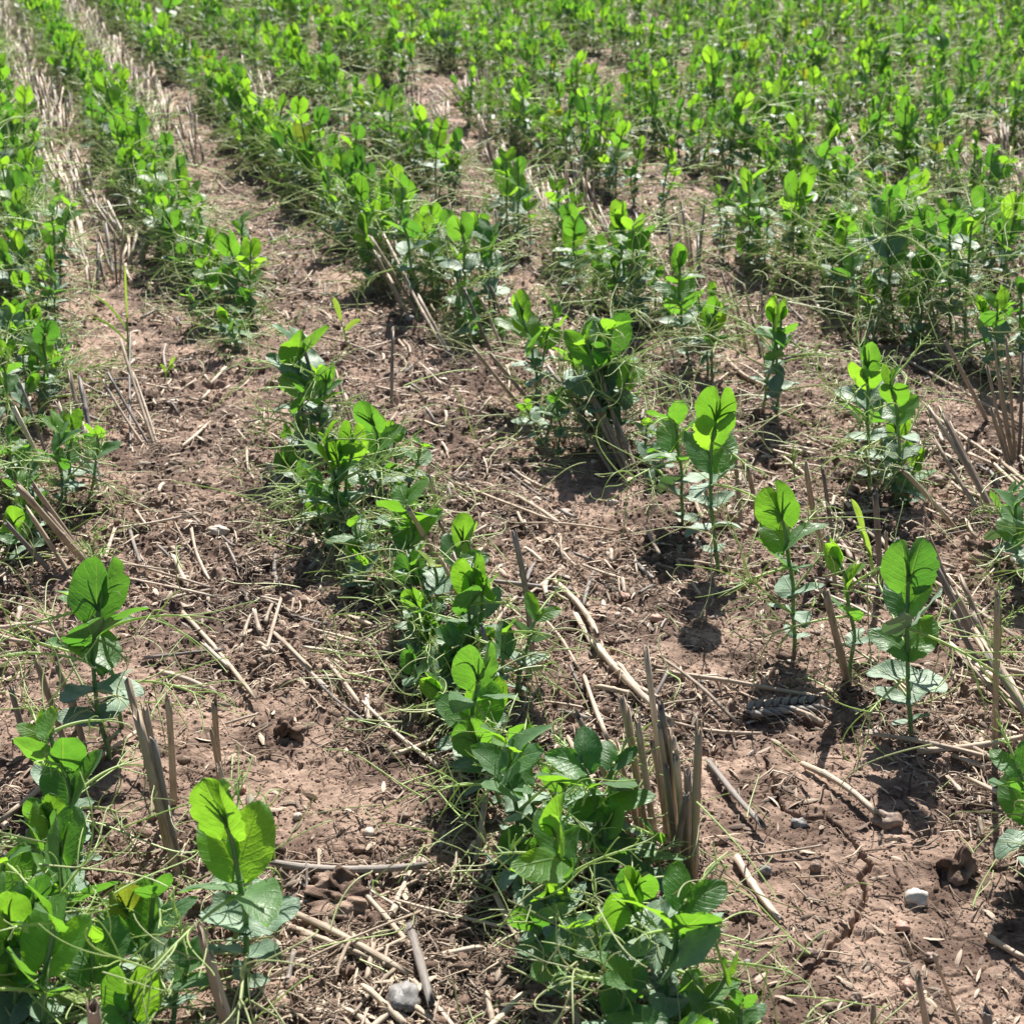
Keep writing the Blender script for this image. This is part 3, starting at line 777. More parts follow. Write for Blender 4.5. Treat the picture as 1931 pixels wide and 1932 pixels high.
for lab, sts in TUFTS:
    bx = np.mean([s[3] for s in sts]); by = np.mean([s[4] for s in sts])
    c = G(bx, by); c[2] = gz1(c[0], c[1])
    root = None
    if len(sts) > 1: root = empty('stubble_tuft', c)
    for s in sts:
        rg = np.random.default_rng(int(s[0] * 13 + s[1]))
        b = G(s[3], s[4]); b[2] = gz1(b[0], b[1]) - .012
        t = gtop(s[0], s[1], s[2]); 
        mb = MB(); straw(mb, b - c, t - c, s[5] * .00108, rg, None, bend=rg.uniform(.0, .025), seg=8)
        mat = (M_STUB, M_STUB, M_STRAW, M_STUB, M_GREY)[rg.integers(0, 5)]
        if root: mb.build('stalk', mat, root)
        else: root = mb.build('stubble_stalk', mat, None, c)
    tag(root, lab, 'stubble', 'cut stubble standing between the crop rows')

# stubble further off, copied from eight tufts
def tuft_parts(seed, lean):
    rg = np.random.default_rng(seed); out = []
    for i in range(rg.integers(4, 8)):
        b = np.array([rg.normal() * .010, rg.normal() * .018, -.01])
        H = rg.uniform(.06, .11)
        d = np.array([RD[0], RD[1], 0]) * lean * rg.uniform(.4, 1.9) + np.array([rg.normal() * .16, rg.normal() * .16, 1])
        mb = MB(); straw(mb, b, b + nrm(d) * H, rg.uniform(.0019, .0029), rg, (M_STUB, M_STRAW, M_STRAW, M_GREY, M_STUB)[rg.integers(0, 5)], sides=6, seg=4, bend=.015)
        out.append(mb)
    return out
TP = [tuft_parts(40 + i, (.7, 1.2, 1.7, .3)[i % 4]) for i in range(10)]
def tm(q):
    m = MB()
    for b in q:
        V, F, U, Mm = b.arrays(); m.V.append(V); m.F.append(F + m.n); m.U.append(U); m.M.append(Mm); m.n += len(V)
    m.arrays(); return m
TPM = [tm(q) for q in TP]
cand = []
for m in BANDS:
    y = .5
    while y < 7.3:
        y += rr.uniform(.024, .065)
        x = rowpt(m + rr.gauss(0, .055), y)
        px, py, zc = proj(x, y)
        if px < -350 or px > W + 350: continue
        if -40 < px < W + 40 and py > 560: continue
        dn = float(perlin([x / .55 + 9], [y / 1.3], 51)[0]) + (.45 if m < 1.0 and py < 320 else -.04) - (.1 if m > 3.3 else 0)
        if dn < -.05 + rr.uniform(-.1, .1): continue
        cand.append((zc, x, y, -20 < px < W + 20, m, py))
cand.sort()
vt = [c for c in cand if c[3]]; ot = [c for c in cand if not c[3]]
def band_label(m, py):
    k = int(np.argmin([abs(m - b) for b in (.42, .86, 1.30, 1.74, 2.18)]))
    if m < 2.4:
        return (f"leaning cut straws in the stubble strip between the {ORD[k+1]} and {ORD[k+2]} crop rows", f'stubble tufts between crop rows {ORD[k+1]} and {ORD[k+2]}')
    return ('cut straws sticking up among the dense far crop rows', 'stubble tufts among the far crop rows')
fc = {}
for c in vt[:250]:
    k = rr.randrange(10)
    root = empty('stubble_tuft', (c[1], c[2], gz1(c[1], c[2])), rr.uniform(-.3, .3), rr.uniform(.8, 1.15))
    lab, g = band_label(c[4], c[5]); tag(root, lab, 'stubble', g)
    if k not in fc:
        fc[k] = [b.build('stalk', None, root) for b in TP[k]]
    else:
        for ch in fc[k]:
            q = ch.copy(); COL.objects.link(q); q.parent = root
it = [(TPM[rr.randrange(10)], c[1], c[2], gz1(c[1], c[2]), rr.uniform(-.3, .3), rr.uniform(.8, 1.15), 0, 0) for c in vt[250:] + ot]
if it:
    o = scatter(None, it, 'distant_stubble', None)
    tag(o, 'thin remains of cut straw standing in the farthest rows', 'stubble', None, 'stuff')

# ------------------------------------------------------------------ straws lying on the soil
LABS = {}
lying = []
def phrase(x, y):
    best = min((p for p in vis if 'hero' in p and p['ord'] < 31 and p['row'] < 5), key=lambda p: (p['x'] - x) ** 2 + (p['y'] - y) ** 2)
    dx, dy = x - best['x'], y - best['y']
    w = ('right of' if dx > 0 else 'left of') if abs(dx) > abs(dy) else ('behind' if dy > 0 else 'in front of')
    r = ['leftmost', 'second', 'third', 'fourth', 'fifth'][best['row']]
    return f"{w} the {ORD[best['ord']]} plant of the {r} row"
def unique(what, x, y, fallback):
    lab = f"{what} {phrase(x, y)}"
    for alt in ('', 'slightly ', 'well ', 'farther '):
        l2 = lab if not alt else lab.replace(' right of', f' {alt}right of').replace(' left of', f' {alt}left of').replace(' behind', f' {alt}behind').replace(' in front of', f' {alt}in front of')
        if alt: continue
        if l2 not in LABS: LABS[l2] = 1; return l2, None
    return fallback
LYING = [  # end, end, radius mm, label
 (1045,1112,1125,1240,2.6,'long weathered straw leading down to the tall stubble stand'),(1120,1235,1262,1395,2.8,'thick pale straw lying just behind the tall stubble stand'),(1060,1120,1110,1195,1.9,'short grey straw beside the long weathered straw'),
 (1085,1180,1240,1340,2.4,'pale straw parallel to the long one behind the stubble stand'),(1235,1290,1560,1330,1.9,'long thin straw crossing the bare soil behind the wheat ear'),(1335,1440,1432,1580,2.5,'straw bowed over the soil right of the stubble stand'),
 (1388,1620,1470,1730,2.6,'pale straw lying on the smooth cracked soil'),(1515,1455,1660,1558,2.6,'split straw pointing at the round clod'),(1730,1434,1931,1412,2.4,'straw lying level at the right edge under the last folded plant'),
 (510,1190,585,1272,2.0,'straw on the open soil left of the second row'),(585,1272,690,1372,1.2,'thin yellow straw on the open soil'),(612,1245,680,1340,2.0,'short straw beside the thin yellow one'),(345,1160,485,1325,2.0,'long straw lying diagonally on the open soil at left'),
 (300,1270,385,1300,2.6,'dark thick straw piece at the left of the open soil'),(520,1045,530,1115,2.0,'bent straw end on the soil by the second row'),(395,795,345,850,2.2,'pale flat straw piece beyond the left bare strip'),
 (210,1008,380,995,1.5,'dark thin straw left of the pale oval stone'),(245,1000,262,1070,1.8,'short pale straw below the chaff patch'),(520,1640,800,1648,3.2,'thick pale straw with roots at its end'),(500,1700,770,1850,2.4,'long pale straw near the big brown clod'),
 (510,1730,745,1835,2.0,'second straw next to the long pale one by the clod'),(770,1730,815,1931,3.0,'split brown straw reaching the bottom edge'),(830,1803,905,1808,2.0,'short brown straw in the plant shadow'),(630,1850,665,1790,1.3,'thin pale straw at the bottom of the photo'),
 (745,1840,665,1931,1.2,'thin straw crossing the bottom edge'),(470,1500,480,1590,3.0,'pale thick straw end behind the folded near plant'),(860,910,1045,1010,1.8,'straw lying in the middle gap left of the pebble'),(750,640,855,745,1.7,'bright thin straw in the dark shadow'),
 (835,735,790,700,1.5,'pale thin straw end by the shadow of the third row'),(1370,690,1450,745,2.4,'pale straw between two plants of the third row'),(1690,890,1830,1000,2.4,'straw lying at the right of the thin third row plant'),(1600,1000,1690,1050,2.2,'pink straw behind the short pea plants'),
 (1650,1040,1931,1230,2.2,'very long straw crossing behind the last folded plant'),(1700,690,1931,810,2.0,'long pale straw at the upper right gap'),(1745,780,1931,900,1.8,'second long straw at the upper right gap'),(1820,1255,1931,1360,2.6,'thick straw at the right edge below the long one'),
 (1790,1230,1931,1330,2.4,'grey straw lying right of the last folded plant'),(1385,1615,1550,1613,.9,'hair thin straw lying level on the smooth soil'),(1860,1760,1931,1815,2.0,'straw at the lower right edge'),(100,1060,410,1135,1.6,'long bent straw under the leaning brown straws'),
 (150,1040,405,1120,1.4,'thin straw beside the long bent one'),(60,1045,330,1095,1.3,'third thin straw of the bent bundle'),(300,1140,400,1110,1.6,'short straw crossing the end of the bent bundle'),(590,260,625,320,1.6,'bright straw pair leaning at the third row'),
 (1090,560,1120,610,2.0,'pale straw end in the dark gap of the fourth row'),(410,340,470,385,1.8,'straw lying at the upper end of the bare strip'),(480,400,555,430,1.6,'straw crossing the shadow of the third row'),(430,350,560,395,1.3,'thin straw across the bare strip'),
 (1255,1180,1245,1200,1.0,'tiny straw near the pink pebble'),(15,1180,110,1225,2.2,'grey straw at the left edge behind the near plants'),(0,1215,70,1235,2.0,'dark straw at the left edge'),(270,1245,420,1235,1.6,'straw beside the big near leaves at left'),
 (1025,1330,1100,1345,1.2,'thin straw in front of the tendrils of the second row'),(975,1150,1060,1080,1.6,'yellow straw leaning right of the pointed straw'),(930,1200,975,1155,1.8,'yellow flat straw end by the pointed straw'),
]
for q in LYING:
    lying.append((G(q[0], q[1]), G(q[2], q[3]), q[4] * .00094, q[5]))
nr_ = 0
while nr_ < 6500:
    y = .6 + 6.6 * rr.random() ** 1.7
    m = rr.choice(BANDS) + rr.gauss(0, .11) if rr.random() < .8 else rr.uniform(-.3, 7)
    x = rowpt(m, y)
    px, py, zc = proj(x, y)
    if px < -300 or px > W + 300 or py > W + 120: continue
    if float(soft(np.array([x]), np.array([y]))[0]) > .35 and rr.random() < .96: continue
    nr_ += 1
    a = math.atan2(RD[1], RD[0]) + rr.gauss(0, .55) if rr.random() < .7 else rr.uniform(0, math.pi)
    L = rr.uniform(.02, .10) if rr.random() < .3 else rr.uniform(.01, .035)
    d = np.array([math.cos(a), math.sin(a), 0]) * L / 2
    lying.append((np.array([x, y, 0]) - d, np.array([x, y, 0]) + d, rr.choice((.0008, .0011, .0015, .0018, .002)), None))
litter = MB(); inview = 0
order = sorted(range(len(lying)), key=lambda i: (lying[i][3] is None, -np.linalg.norm(lying[i][1] - lying[i][0]) * lying[i][2] ** .5 / (lying[i][0][1] ** 2)))
for idx in order:
    a, b, r, lab = lying[idx]
    rg = np.random.default_rng(idx + 5)
    c = (a + b) / 2
    za, zb, zc_ = gz1(a[0], a[1]), gz1(b[0], b[1]), gz1(c[0], c[1])
    lift = max(0, zc_ - (za + zb) / 2) + .0008
    a = np.array([a[0], a[1], za + r + lift]); b = np.array([b[0], b[1], zb + r + lift + rg.uniform(0, .006)])
    c = np.array([c[0], c[1], zc_])
    px, py, _ = proj(c[0], c[1])
    seen = -20 < px < W + 20 and py < W + 10
    if lab or (seen and inview < 240):
        if not lab: inview += 1
        mb = MB(); straw(mb, a - c, b - c, r, rg, None, sides=7, bend=rg.uniform(0, .05), seg=7)
        mat = M_STRAW if rg.random() < .7 else (M_GREY if rg.random() < .5 else M_STUB)
        o = mb.build('loose_straw', mat, None, c)
        g = 'loose straws on the soil'
        if not lab:
            L = np.linalg.norm(b - a)
            col = 'pale' if mat == M_STRAW else 'grey' if mat == M_GREY else 'brown'
            lab, g2 = unique(('long ' if L > .07 else 'short ' if L < .03 else '') + f'{col} straw', c[0], c[1], ('weathered piece of loose straw lying among others between the crop rows', 'loose straws on the soil'))
        tag(o, lab, 'straw', g)
    else:
        straw(litter, a, b, r, rg, M_STRAW if rg.random() < .7 else M_GREY, sides=5, nodes=False, bend=rg.uniform(0, .06), seg=4)
tag(litter.build('straw_litter'), 'scattered short straw pieces covering the soil between rows', 'straw litter', None, 'stuff')

# ------------------------------------------------------------------ chaff, root fibres and crumbs: nobody could count them
def batch(protos, pos, yaw, pitch, roll, sc, rg):
    """copies of small prototype meshes merged into one builder"""
    out = MB(); pick = rg.integers(0, len(protos), len(pos))
    for k, pr in enumerate(protos):
        ii = np.where(pick == k)[0]
        if len(ii) == 0: continue
        V, F, U, M = pr.arrays(); n = len(V)
        cy, sy, cp, sp, cr, sr = [f(q[ii]) for q in (yaw, pitch, roll) for f in (np.cos, np.sin)]
        z0 = np.zeros(len(ii)); o1 = np.ones(len(ii))
        Rz = np.stack([cy, -sy, z0, sy, cy, z0, z0, z0, o1], -1).reshape(-1, 3, 3)
        Ry = np.stack([cp, z0, sp, z0, o1, z0, -sp, z0, cp], -1).reshape(-1, 3, 3)
        Rx = np.stack([o1, z0, z0, z0, cr, -sr, z0, sr, cr], -1).reshape(-1, 3, 3)
        Rm = Rz @ Ry @ Rx * sc[ii][:, None, None]
        Vn = np.einsum('nij,vj->nvi', Rm, V) + pos[ii][:, None, :]
        Fn = F[None] + (np.arange(len(ii)) * n)[:, None, None]
        out.add(Vn.reshape(-1, 3), Fn.reshape(-1, 4), np.tile(U, (len(ii), 1)))
        out.M[-1] = np.tile(M, len(ii))
    return out
def strew(N, rg, pw, ylo=.58, ysp=6.4, bandw=.15, base=.35, avoid=.7, sd=61):
    y = ylo + ysp * rg.random(N) ** pw
    x = (rg.random(N) * 2 - 1) * (.335 * y + .12)
    m = mval(x, y)
    db = np.min(np.abs(m[:, None] - np.array(BANDS)[None, :]), 1)
    dens = base + (1 - base) * np.exp(-(db / bandw) ** 2) + .45 * perlin(x / .12, y / .12, sd)
    dens *= 1 - avoid * soft(x, y)
    k = rg.random(N) < dens
    return x[k], y[k]
def chaff():
    rg = np.random.default_rng(8)
    fib, fla = [], []
    for i in range(40):           # curved root and straw fibres, 15 mm
        L = .015; t = np.linspace(-.5, .5, 5)[:, None]; c = rg.normal() * .35; c2 = rg.normal() * .2
        P = np.hstack([t * L, (c * (t ** 2 - .1) + c2 * np.sin(t * 6)) * L, (.25 - t ** 2) * L * rg.uniform(0, .5)])
        mb = MB(); tube(mb, P, np.array([.5, 1, 1, .9, .4]) * rg.uniform(.00022, .0005), 3, (M_ROOT, M_CHAFF, M_STRAW, M_CHAFF, M_STRAW)[i % 5]); fib.append(mb)
    for i in range(40):           # flakes of leaf sheath and glume, 9 mm
        L = .009; wd = L * rg.uniform(.10, .30); bnd = rg.uniform(-.25, .45) * L
        t = np.array([-.5, -.15, .2, .5]); w = np.array([.35, 1, .9, .3]) * wd; V = []
        for tt, ww in zip(t, w):
            q = np.array([tt * L, 0, -(tt * tt - .1) * bnd]); V += [q - [0, ww * .5, 0], q + [0, 0, ww * .25], q + [0, ww * .5, 0]]
        F = [(a * 3 + b, a * 3 + b + 1, a * 3 + b + 4, a * 3 + b + 3) for a in range(3) for b in range(2)]
        mb = MB(); mb.add(V, F, [(j % 3 * .5, (j // 3) * L / 3) for j in range(12)], (M_CHAFF, M_STRAW, M_CHAFF, M_STRAW, M_ROOT)[i % 5]); fla.append(mb)
    out = MB()
    for protos, N, lo, hi in ((fib, 75000, .45, 1.5), (fla, 80000, .35, 1.35)):
        x, y = strew(N, rg, 1.75, avoid=.86)
        pos = np.stack([x, y, gz(x, y) + .0012], 1); n = len(x)
        b = batch(protos, pos, rg.normal(size=n) * 1.3 + math.atan2(RD[1], RD[0]), rg.normal(size=n) * .16, rg.normal(size=n) * .5, rg.uniform(lo, hi, n) * (1 + .2 * y), rg)
        out.V += b.V; out.F += [f + out.n for f in b.F]; out.U += b.U; out.M += b.M; out.n += b.n
    tag(out.build('chaff_litter'), 'fine chaff, root fibres and flakes strewn over the soil', 'chaff', None, 'stuff')
    pr = []
    for i in range(16):
        m = rock(60 + i, .0022, rg.uniform(1, 1.5), 1, rg.uniform(.6, 1), .5, 5); m.arrays(); m.M[0][:] = MI['soil']; pr.append(m)
    x, y = strew(52000, rg, 1.8, bandw=.3, base=.5, avoid=1.0, sd=63); n = len(x)
    sc = np.exp(rg.normal(size=n) * .5) * .5 * (1 + .15 * y)
    pos = np.stack([x, y, gz(x, y) + .0008 * sc], 1)
    b = batch(pr, pos, rg.uniform(0, 6.28, n), rg.uniform(-.5, .5, n), rg.uniform(-.5, .5, n), sc, rg)
    y = .6 + 1.5 * rg.random(60000) ** 1.3; x = (rg.random(60000) * 2 - 1) * (.335 * y + .08); n = len(x)
    sc = np.exp(rg.normal(size=n) * .4) * .2 * (1 + .2 * y)
    b2 = batch(pr, np.stack([x, y, gz(x, y) + .0002], 1), rg.uniform(0, 6.28, n), rg.uniform(-.5, .5, n), rg.uniform(-.5, .5, n), sc, rg)
    b.F += [f + b.n for f in b2.F]; b.V += b2.V; b.U += b2.U; b.M += b2.M; b.n += b2.n
    tag(b.build('soil_crumbs'), 'crumbs of dry earth strewn over the crusted soil', 'crumbs', None, 'stuff')
def rock(seed, r, sx, sy, sz, lump=.25, n=14):
    rg = np.random.default_rng(seed); off = rg.uniform(0, 50, 3)
    th = np.linspace(0, math.pi, n); ph = np.linspace(0, 2 * math.pi, 2 * n + 1)[:-1]
    A, B = np.meshgrid(th, ph, indexing='ij')
    D = np.stack([np.sin(A) * np.cos(B), np.sin(A) * np.sin(B), np.cos(A)], -1)
    nz = perlin(D[..., 0] * 1.3 + off[0] + D[..., 2], D[..., 1] * 1.3 + off[1] + D[..., 2] * .6, seed) + .4 * perlin(D[..., 0] * 3 + off[2], D[..., 1] * 3 + D[..., 2] * 2.5, seed + 1)
    rad = r * (1 + lump * nz)
    V = D * rad[..., None] * np.array([sx, sy, sz])
    m = 2 * n
    F = [(i * m + k, i * m + (k + 1) % m, (i + 1) * m + (k + 1) % m, (i + 1) * m + k) for i in range(n - 1) for k in range(m)]
    F = [f[::-1] for f in F]
    mb = MB(); mb.add(V.reshape(-1, 3), F, V.reshape(-1, 3)[:, :2]); return mb
chaff()
STONES = [  # px, py, radius mm, sx, sy, sz, material, label
 (410,1006,7.5,1.75,1.1,.7,'pale','smooth pale oval stone on the bare strip at left'),(758,1900,10.5,1.35,1.0,.8,'grey','shiny dark grey stone at the bottom edge'),
 (1727,1695,7.5,1.05,1.0,.85,'white','knobbly white stone on the smooth cracked soil'),(1237,1182,5.5,1.0,1.0,.9,'pink','small pink cube-shaped pebble on the soil in the middle gap'),
 (1178,1140,4.5,1.5,.9,.6,'pink','small flat reddish pebble behind the pink one'),(1675,1555,9.5,1.1,1.0,.7,'brown','round brown stone half in plant shadow at lower right'),
 (1702,1745,4.5,1.1,1,.8,'pink','small orange pebble in front of the white stone'),(1442,1640,4.5,1.1,.9,.8,'grey','small grey pebble on the cracked soil near the straw'),
 (1538,1640,4.0,.9,.9,1.1,'brown','small dark pebble standing on the cracked soil'),(325,762,7.5,1.6,1.1,.35,'pale','flat pale stone at the far end of the left bare strip'),
 (1065,970,9.5,1.5,1.1,.5,'brown','broad brown stone half buried in the middle gap'),(1165,1175,3.5,1,1,.8,'pale','tiny pale pebble right of the tall pointed straw'),
 (1525,1790,4.0,1.6,.9,.6,'brown','brown pebble beside the large crack'),(1712,1850,4.5,1.1,1,.8,'pink','orange pebble near the bottom of the smooth soil'),(1612,1885,4.6,.9,1,1.1,'brown','dark upright pebble near the bottom edge'),
 (1757,1795,4.0,1.1,1,.7,'brown','brown crumb right of the small orange pebble'),(1560,1890,4.2,1.4,1,.6,'brown','low brown crumb left of the dark upright pebble'),(560,1528,3.5,1,1,.8,'pale','tiny pale pebble on the open soil'),
 (455,1480,3.6,1,1,.8,'pink','small light pebble right of the upright straws'),(1010,1120,4.0,1.1,1,.8,'grey','small grey pebble left of the long straw'),(1128,1040,4.4,1,1,.8,'brown','brown pebble in the shade of the third row'),
 (1768,905,8.5,1.2,1,.8,'brown','rounded brown stone in the gap at right'),(1645,1388,5,1.5,1,.6,'brown','brown stone by the wheat ear'),(1120,868,3.8,1,1,.8,'pale','pale pebble below the double leaved plant'),
]
for k, (px, py, r, sx, sy, sz, mt, lab) in enumerate(STONES):
    c = G(px, py); c[2] = gz1(c[0], c[1]) + r * .0005 * sz
    o = rock(300 + k, r * .00082, sx, sy, sz, .3).build('stone', M_ST[mt], None, c); o.rotation_euler = (0, 0, k * 1.3)
    tag(o, lab, 'stone', 'stones on the soil')
CLODS = [(648,1692,12,1.4,1.0,.6,'large brown clod beside the rooted straw'),(1812,1642,11,.9,.9,1.0,'dark lump of earth at the lower right'),(545,1375,10,1.1,.9,.8,'crumbled clod with straw bits on the open soil'),
         (1300,940,8,1.2,1,.7,'brown clod in the shade beside the third row'),(700,1720,9,1.3,1,.6,'low clod behind the big brown clod'),(600,1760,8,1.1,1,.6,'clod left in front of the big brown clod'),
         (1060,960,7,1.2,1,.6,'clod beside the broad brown stone'),(470,1215,7,1.2,1,.6,'small clod among the long straws at left'),(1360,1000,8,1.2,1,.7,'clod at the foot of the tall third row plant'),(1590,905,9,1.2,1,.8,'clod left of the thin third row plant'),
         (1400,1720,6,1.1,1,.8,'small clod right of the big near leaf'),(630,1665,8,1,1,.8,'clod behind the pale straw with roots'),(1850,1050,12,1.3,1,.8,'dark clod below the root mass at right'),(1190,860,8,1.3,1,.7,'dark clod by the slanting straw bundle')]
for k, (px, py, r, sx, sy, sz, lab) in enumerate(CLODS):
    c = G(px, py); c[2] = gz1(c[0], c[1]) + r * .0002
    o = rock(500 + k, r * .0009, sx, sy, sz, .9, 30).build('soil_clod', M_SOIL, None, c); o.rotation_euler = (0, 0, k)
    tag(o, lab, 'clod', 'lumps of earth')
pcount = 0
k = 0
while pcount < 130 and k < 3000:
    k += 1
    y = .72 + 2.6 * rr.random() ** 1.4; x = rr.uniform(-1, 1) * (.31 * y)
    px, py, _ = proj(x, y)
    if not (0 < px < W and py < W): continue
    r = rr.uniform(.0012, .0034) * (1 + .25 * y)
    mt = rr.choice(['brown', 'brown', 'brown', 'pale', 'pink', 'grey'])
    c = (x, y, gz1(x, y) + r * .3)
    o = rock(700 + pcount, r, rr.uniform(1, 1.5), 1, rr.uniform(.5, .9), .4, 7).build('pebble', M_ST[mt] if rr.random() < .6 else M_CLOD, None, c)
    lab, g = unique('tiny pebble on the soil', x, y, ('tiny crumb sized pebble lying on the soil between the crop rows', 'tiny pebbles on the soil'))
    tag(o, lab, 'pebble', 'tiny pebbles on the soil'); pcount += 1

# ------------------------------------------------------------------ wheat ear, rooted straw, seedlings
def wheat_ear():
    a, b = G(1405, 1358), G(1530, 1345); c = (a + b) / 2; c[2] = gz1(c[0], c[1]) + .003
    d = nrm(b - a); L = np.linalg.norm(b - a); sd = np.array([-d[1], d[0], 0]); rg = np.random.default_rng(3)
    root = empty('wheat_ear', c)
    mb = MB(); tube(mb, [-d * L * .5, -d * L * .2 + [0, 0, .001], d * L * .2, d * L * .52], [.001, .001, .0009, .0006], 5, M_STRAW); mb.build('rachis', M_GREY, root)
    n = 8
    for i in range(n):
        f = -.46 + .92 * i / (n - 1)
        for s in (-1, 1):
            mb = MB(); p = d * f * L + sd * s * .0022 + np.array([0, 0, .001])
            q = p + d * .0085 + sd * s * .0085 + np.array([0, 0, rg.uniform(0, .003)])
            tube(mb, [p, p * .7 + q * .3, p * .4 + q * .6, q], [.0008, .0028, .0022, .0003], 7, M_STRAW)
            for k in range(2):
                e = q + d * .004 + sd * s * rg.uniform(.001, .009) + np.array([0, -rg.uniform(.0, .014), -.001])
                tube(mb, [q, (q + e) / 2 + [0, 0, .001], e], [.0003, .0002, .0001], 3, M_STRAW)
            mb.build('spikelet', M_GREY, root)
    tag(root, 'grey fallen wheat ear on the soil in the plant shadow', 'wheat ear')
wheat_ear()

def rootball(px, py, n, R0, lab, name='straw_roots'):
    c = G(px, py); c[2] = gz1(c[0], c[1]); rg = np.random.default_rng(int(px))
    mb = MB()
    for i in range(n):
        a = rg.uniform(0, 6.28); el = rg.uniform(-.05, .7)
        dd = np.array([math.cos(a) * math.cos(el), math.sin(a) * math.cos(el), math.sin(el)])
        P = curl(np.array([rg.normal() * R0 * .18, rg.normal() * R0 * .18, .003]), dd, R0 * rg.uniform(.5, 1.3), rg, 9, rg.uniform(.5, 3), 1.5)
        P[:, 2] = np.maximum(P[:, 2], -.001)
        tube(mb, P, np.linspace(.0007, .0002, len(P)) * rg.uniform(.5, 1.1), 4, M_ROOT if rg.random() < .5 else M_CHAFF)
    o = mb.build(name, None, None, c); tag(o, lab, 'roots', 'tangled old straw roots')
rootball(812, 1655, 30, .032, 'pale wiry roots at the end of the thick fallen straw')
rootball(1850, 985, 70, .05, 'mass of old straw roots under the leaning straws at right')
rootball(1910, 960, 60, .045, 'old wiry roots at the right edge beside the root mass')
rootball(1195, 905, 34, .035, 'dark roots at the foot of the slanting straw bundle')
rootball(300, 850, 30, .03, 'dry roots at the foot of the thin straw fan')
rootball(640, 1180, 34, .035, 'dark roots in the shade left of the second row')
rootball(1290, 1625, 46, .035, 'brown roots at the foot of the tall stubble stand')
rootball(870, 690, 60, .05, 'dark tangled roots in the deep shadow beside the third row')
rootball(1500, 1340, 26, .03, 'thin dark roots around the fallen wheat ear')
rootball(190, 1075, 36, .035, 'dark roots under the leaning brown straws at left')
rootball(690, 1400, 34, .035, 'dark roots on the soil left of the wide tendrils')

def seedling(px, py, tx, ty, nb, lab, wide=.003):
    b = G(px, py); b[2] = gz1(b[0], b[1]); d = ray(tx, ty); t = b[1] / d[1]; H = HCAM + d[2] * t - b[2]; lx = d[0] * t - b[0]
    rg = np.random.default_rng(int(px * 3 + py)); root = empty('grass_seedling', b)
    mb = MB(); P = np.array([[0, 0, -.004], [lx * .2, 0, H * .25], [lx * .45, 0, H * .5]]); tube(mb, P, [.0012, .001, .0008], 5, M_GRASS); mb.build('shoot', M_GRASS, root)
    for i in range(nb):
        st = P[1] + (P[2] - P[1]) * i / max(1, nb - 1)
        if i == nb - 1: e = np.array([lx, 0, H])
        else: e = st + np.array([rg.choice([-1, 1]) * rg.uniform(.5, .9) * H * .5, rg.uniform(-.3, .3) * H, rg.uniform(.2, .5) * H])
        n = 9; tt = np.linspace(0, 1, n)[:, None]; L = np.linalg.norm(e - st)
        C = st + (e - st) * tt + np.array([0, 0, 1]) * np.sin(tt * math.pi) * L * .13
        w = wide * np.sin(np.pi * np.clip(tt[:, 0] * .92 + .08, 0, 1)) ** .6
        sd = nrm(np.cross(e - st, np.array([rg.normal() * .3, -1, .3])))
        V = np.stack([C - sd * w[:, None], C + np.array([0, .0006, 0]), C + sd * w[:, None]], 1).reshape(-1, 3)
        F = [(j * 3 + k, j * 3 + k + 1, j * 3 + k + 4, j * 3 + k + 3) for j in range(n - 1) for k in range(2)]
        U = [(j // 3 / n * .3, (j % 3 - 1)) for j in range(3 * n)]
        lb = MB(); lb.add(V, F, U, M_GRASS); lb.build('blade', M_GRASS, root)
    tag(root, lab, 'grass seedling', 'grass seedlings')
seedling(1650, 1090, 1605, 940, 2, 'bright grass seedling among the third row plants', .0026)
seedling(245, 700, 236, 500, 3, 'slender grass seedling in the left bare strip', .0013)
seedling(655, 650, 628, 560, 2, 'narrow grass seedling behind the tall second row plant', .0034)
seedling(310, 720, 332, 672, 3, 'tiny grass seedling on the left bare strip', .002)
seedling(1315, 330, 1340, 268, 2, 'bent grass blade among the distant fourth row plants', .003)

def feather(px, py, tx, ty, lab):
    b = G(px, py); b[2] = gz1(b[0], b[1]); d = ray(tx, ty); t = b[1] / d[1]; H = HCAM + d[2] * t - b[2]; lx = d[0] * t - b[0]
    rg = np.random.default_rng(int(px * 3 + py)); root = empty('feathery_weed', b)
    mb = MB(); P = np.array([[0, 0, -.004], [lx * .3, 0, H * .35], [lx * .7, 0, H * .75]]); tube(mb, P, [.0011, .0009, .0006], 5, M_STEM); mb.build('stem', M_STEM, root)
    for i in range(9):
        f = .35 + .65 * i / 8; st = P[0] * (1 - f) + P[2] * f
        dd = nrm(np.array([rg.normal() * .45, rg.normal() * .45, 1]) ); fr = MB()
        ax = curl(st, dd, H * rg.uniform(.25, .5), rg, 6, .6, 0); tube(fr, ax, np.linspace(.0006, .0003, 7), 3, M_TEND)
        for j in range(1, 7):
            for s in (-1, 1):
                d2 = nrm(nrm(ax[j] - ax[j - 1]) + nrm(rg.normal(size=3)) * .7)
                q = curl(ax[j], d2, H * rg.uniform(.05, .13), rg, 3, .5, 0); tube(fr, q, [.0004, .0004, .0003, .0002], 3, M_TEND)
        fr.build('frond', M_TEND, root)
    tag(root, lab, 'weed', 'feathery weeds')
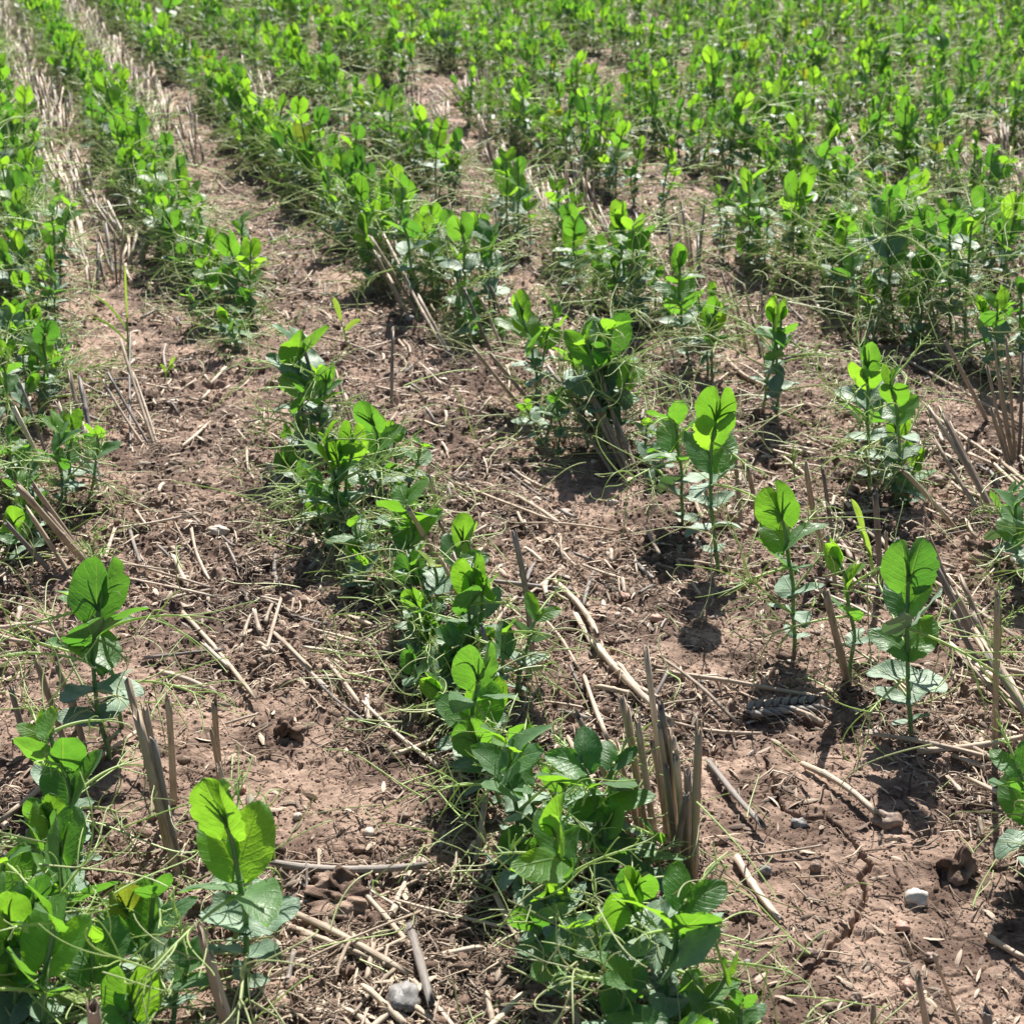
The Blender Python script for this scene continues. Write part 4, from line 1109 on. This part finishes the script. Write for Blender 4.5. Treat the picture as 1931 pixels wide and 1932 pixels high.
feather(185, 1130, 172, 985, 'feathery weed behind the near plant with big folded leaves')
feather(1045, 1560, 1040, 1425, 'feathery weed between two near plants of the second row')
feather(868, 1110, 862, 1035, 'small feathery weed behind the second row')
feather(1500, 900, 1490, 830, 'feathery weed left of the two thick upright straws')
feather(1880, 1320, 1890, 1085, 'bright feathery weed near the right edge')
feather(1460, 560, 1462, 500, 'small feathery weed in the fourth gap')
feather(1785, 330, 1790, 270, 'small feathery weed by the far right stubble')

# loose dried tendrils and stems that mat the soil along the rows
def mat_tendrils():
    rg = np.random.default_rng(77); pr = []
    for i in range(60):
        mb = MB(); P = curl(np.zeros(3), np.array([1, 0, rg.uniform(-.1, .35)]), rg.uniform(.035, .08), rg, 14, rg.uniform(3, 12), .2)
        tube(mb, P, np.linspace(.0005, .0003, len(P)), 3, M_TENDP if i % 3 else M_TEND)
        if i % 2:
            q = curl(P[3], nrm(P[4] - P[3] + rg.normal(size=3) * .004), .03, rg, 6, rg.uniform(1, 6), .3); tube(mb, q, np.linspace(.0004, .0003, len(q)), 3, M_TENDP)
        pr.append(mb)
    xs, ys, zs = [], [], []
    for p in plants:
        k = 9 if p['d'] < 1.15 else 9 if p['d'] < 2.2 else 8 if p['d'] < 3.5 else 5
        a = rg.uniform(0, 6.28, k); r_ = np.abs(rg.normal(size=k)) * .055
        zz = .002 + (.09 if p['h'] > .08 else .04) * rg.random(k) ** 2.0
        xs.append(p['x'] + np.cos(a) * r_); ys.append(p['y'] + np.sin(a) * r_); zs.append(p['z'] + zz)
    x, y, z = map(np.concatenate, (xs, ys, zs)); n = len(x)
    b = batch(pr, np.stack([x, y, z], 1), rg.uniform(0, 6.28, n), rg.normal(size=n) * .25, rg.normal(size=n) * .6, rg.uniform(.6, 1.3, n) * (1 + .1 * y), rg)
    tag(b.build('tangled_tendrils'), 'pale thin tendrils tangled low over the soil along every crop row', 'tendrils', None, 'stuff')
mat_tendrils()
print('plants in view', len(vis), 'tufts', len(vt), 'chaff done')
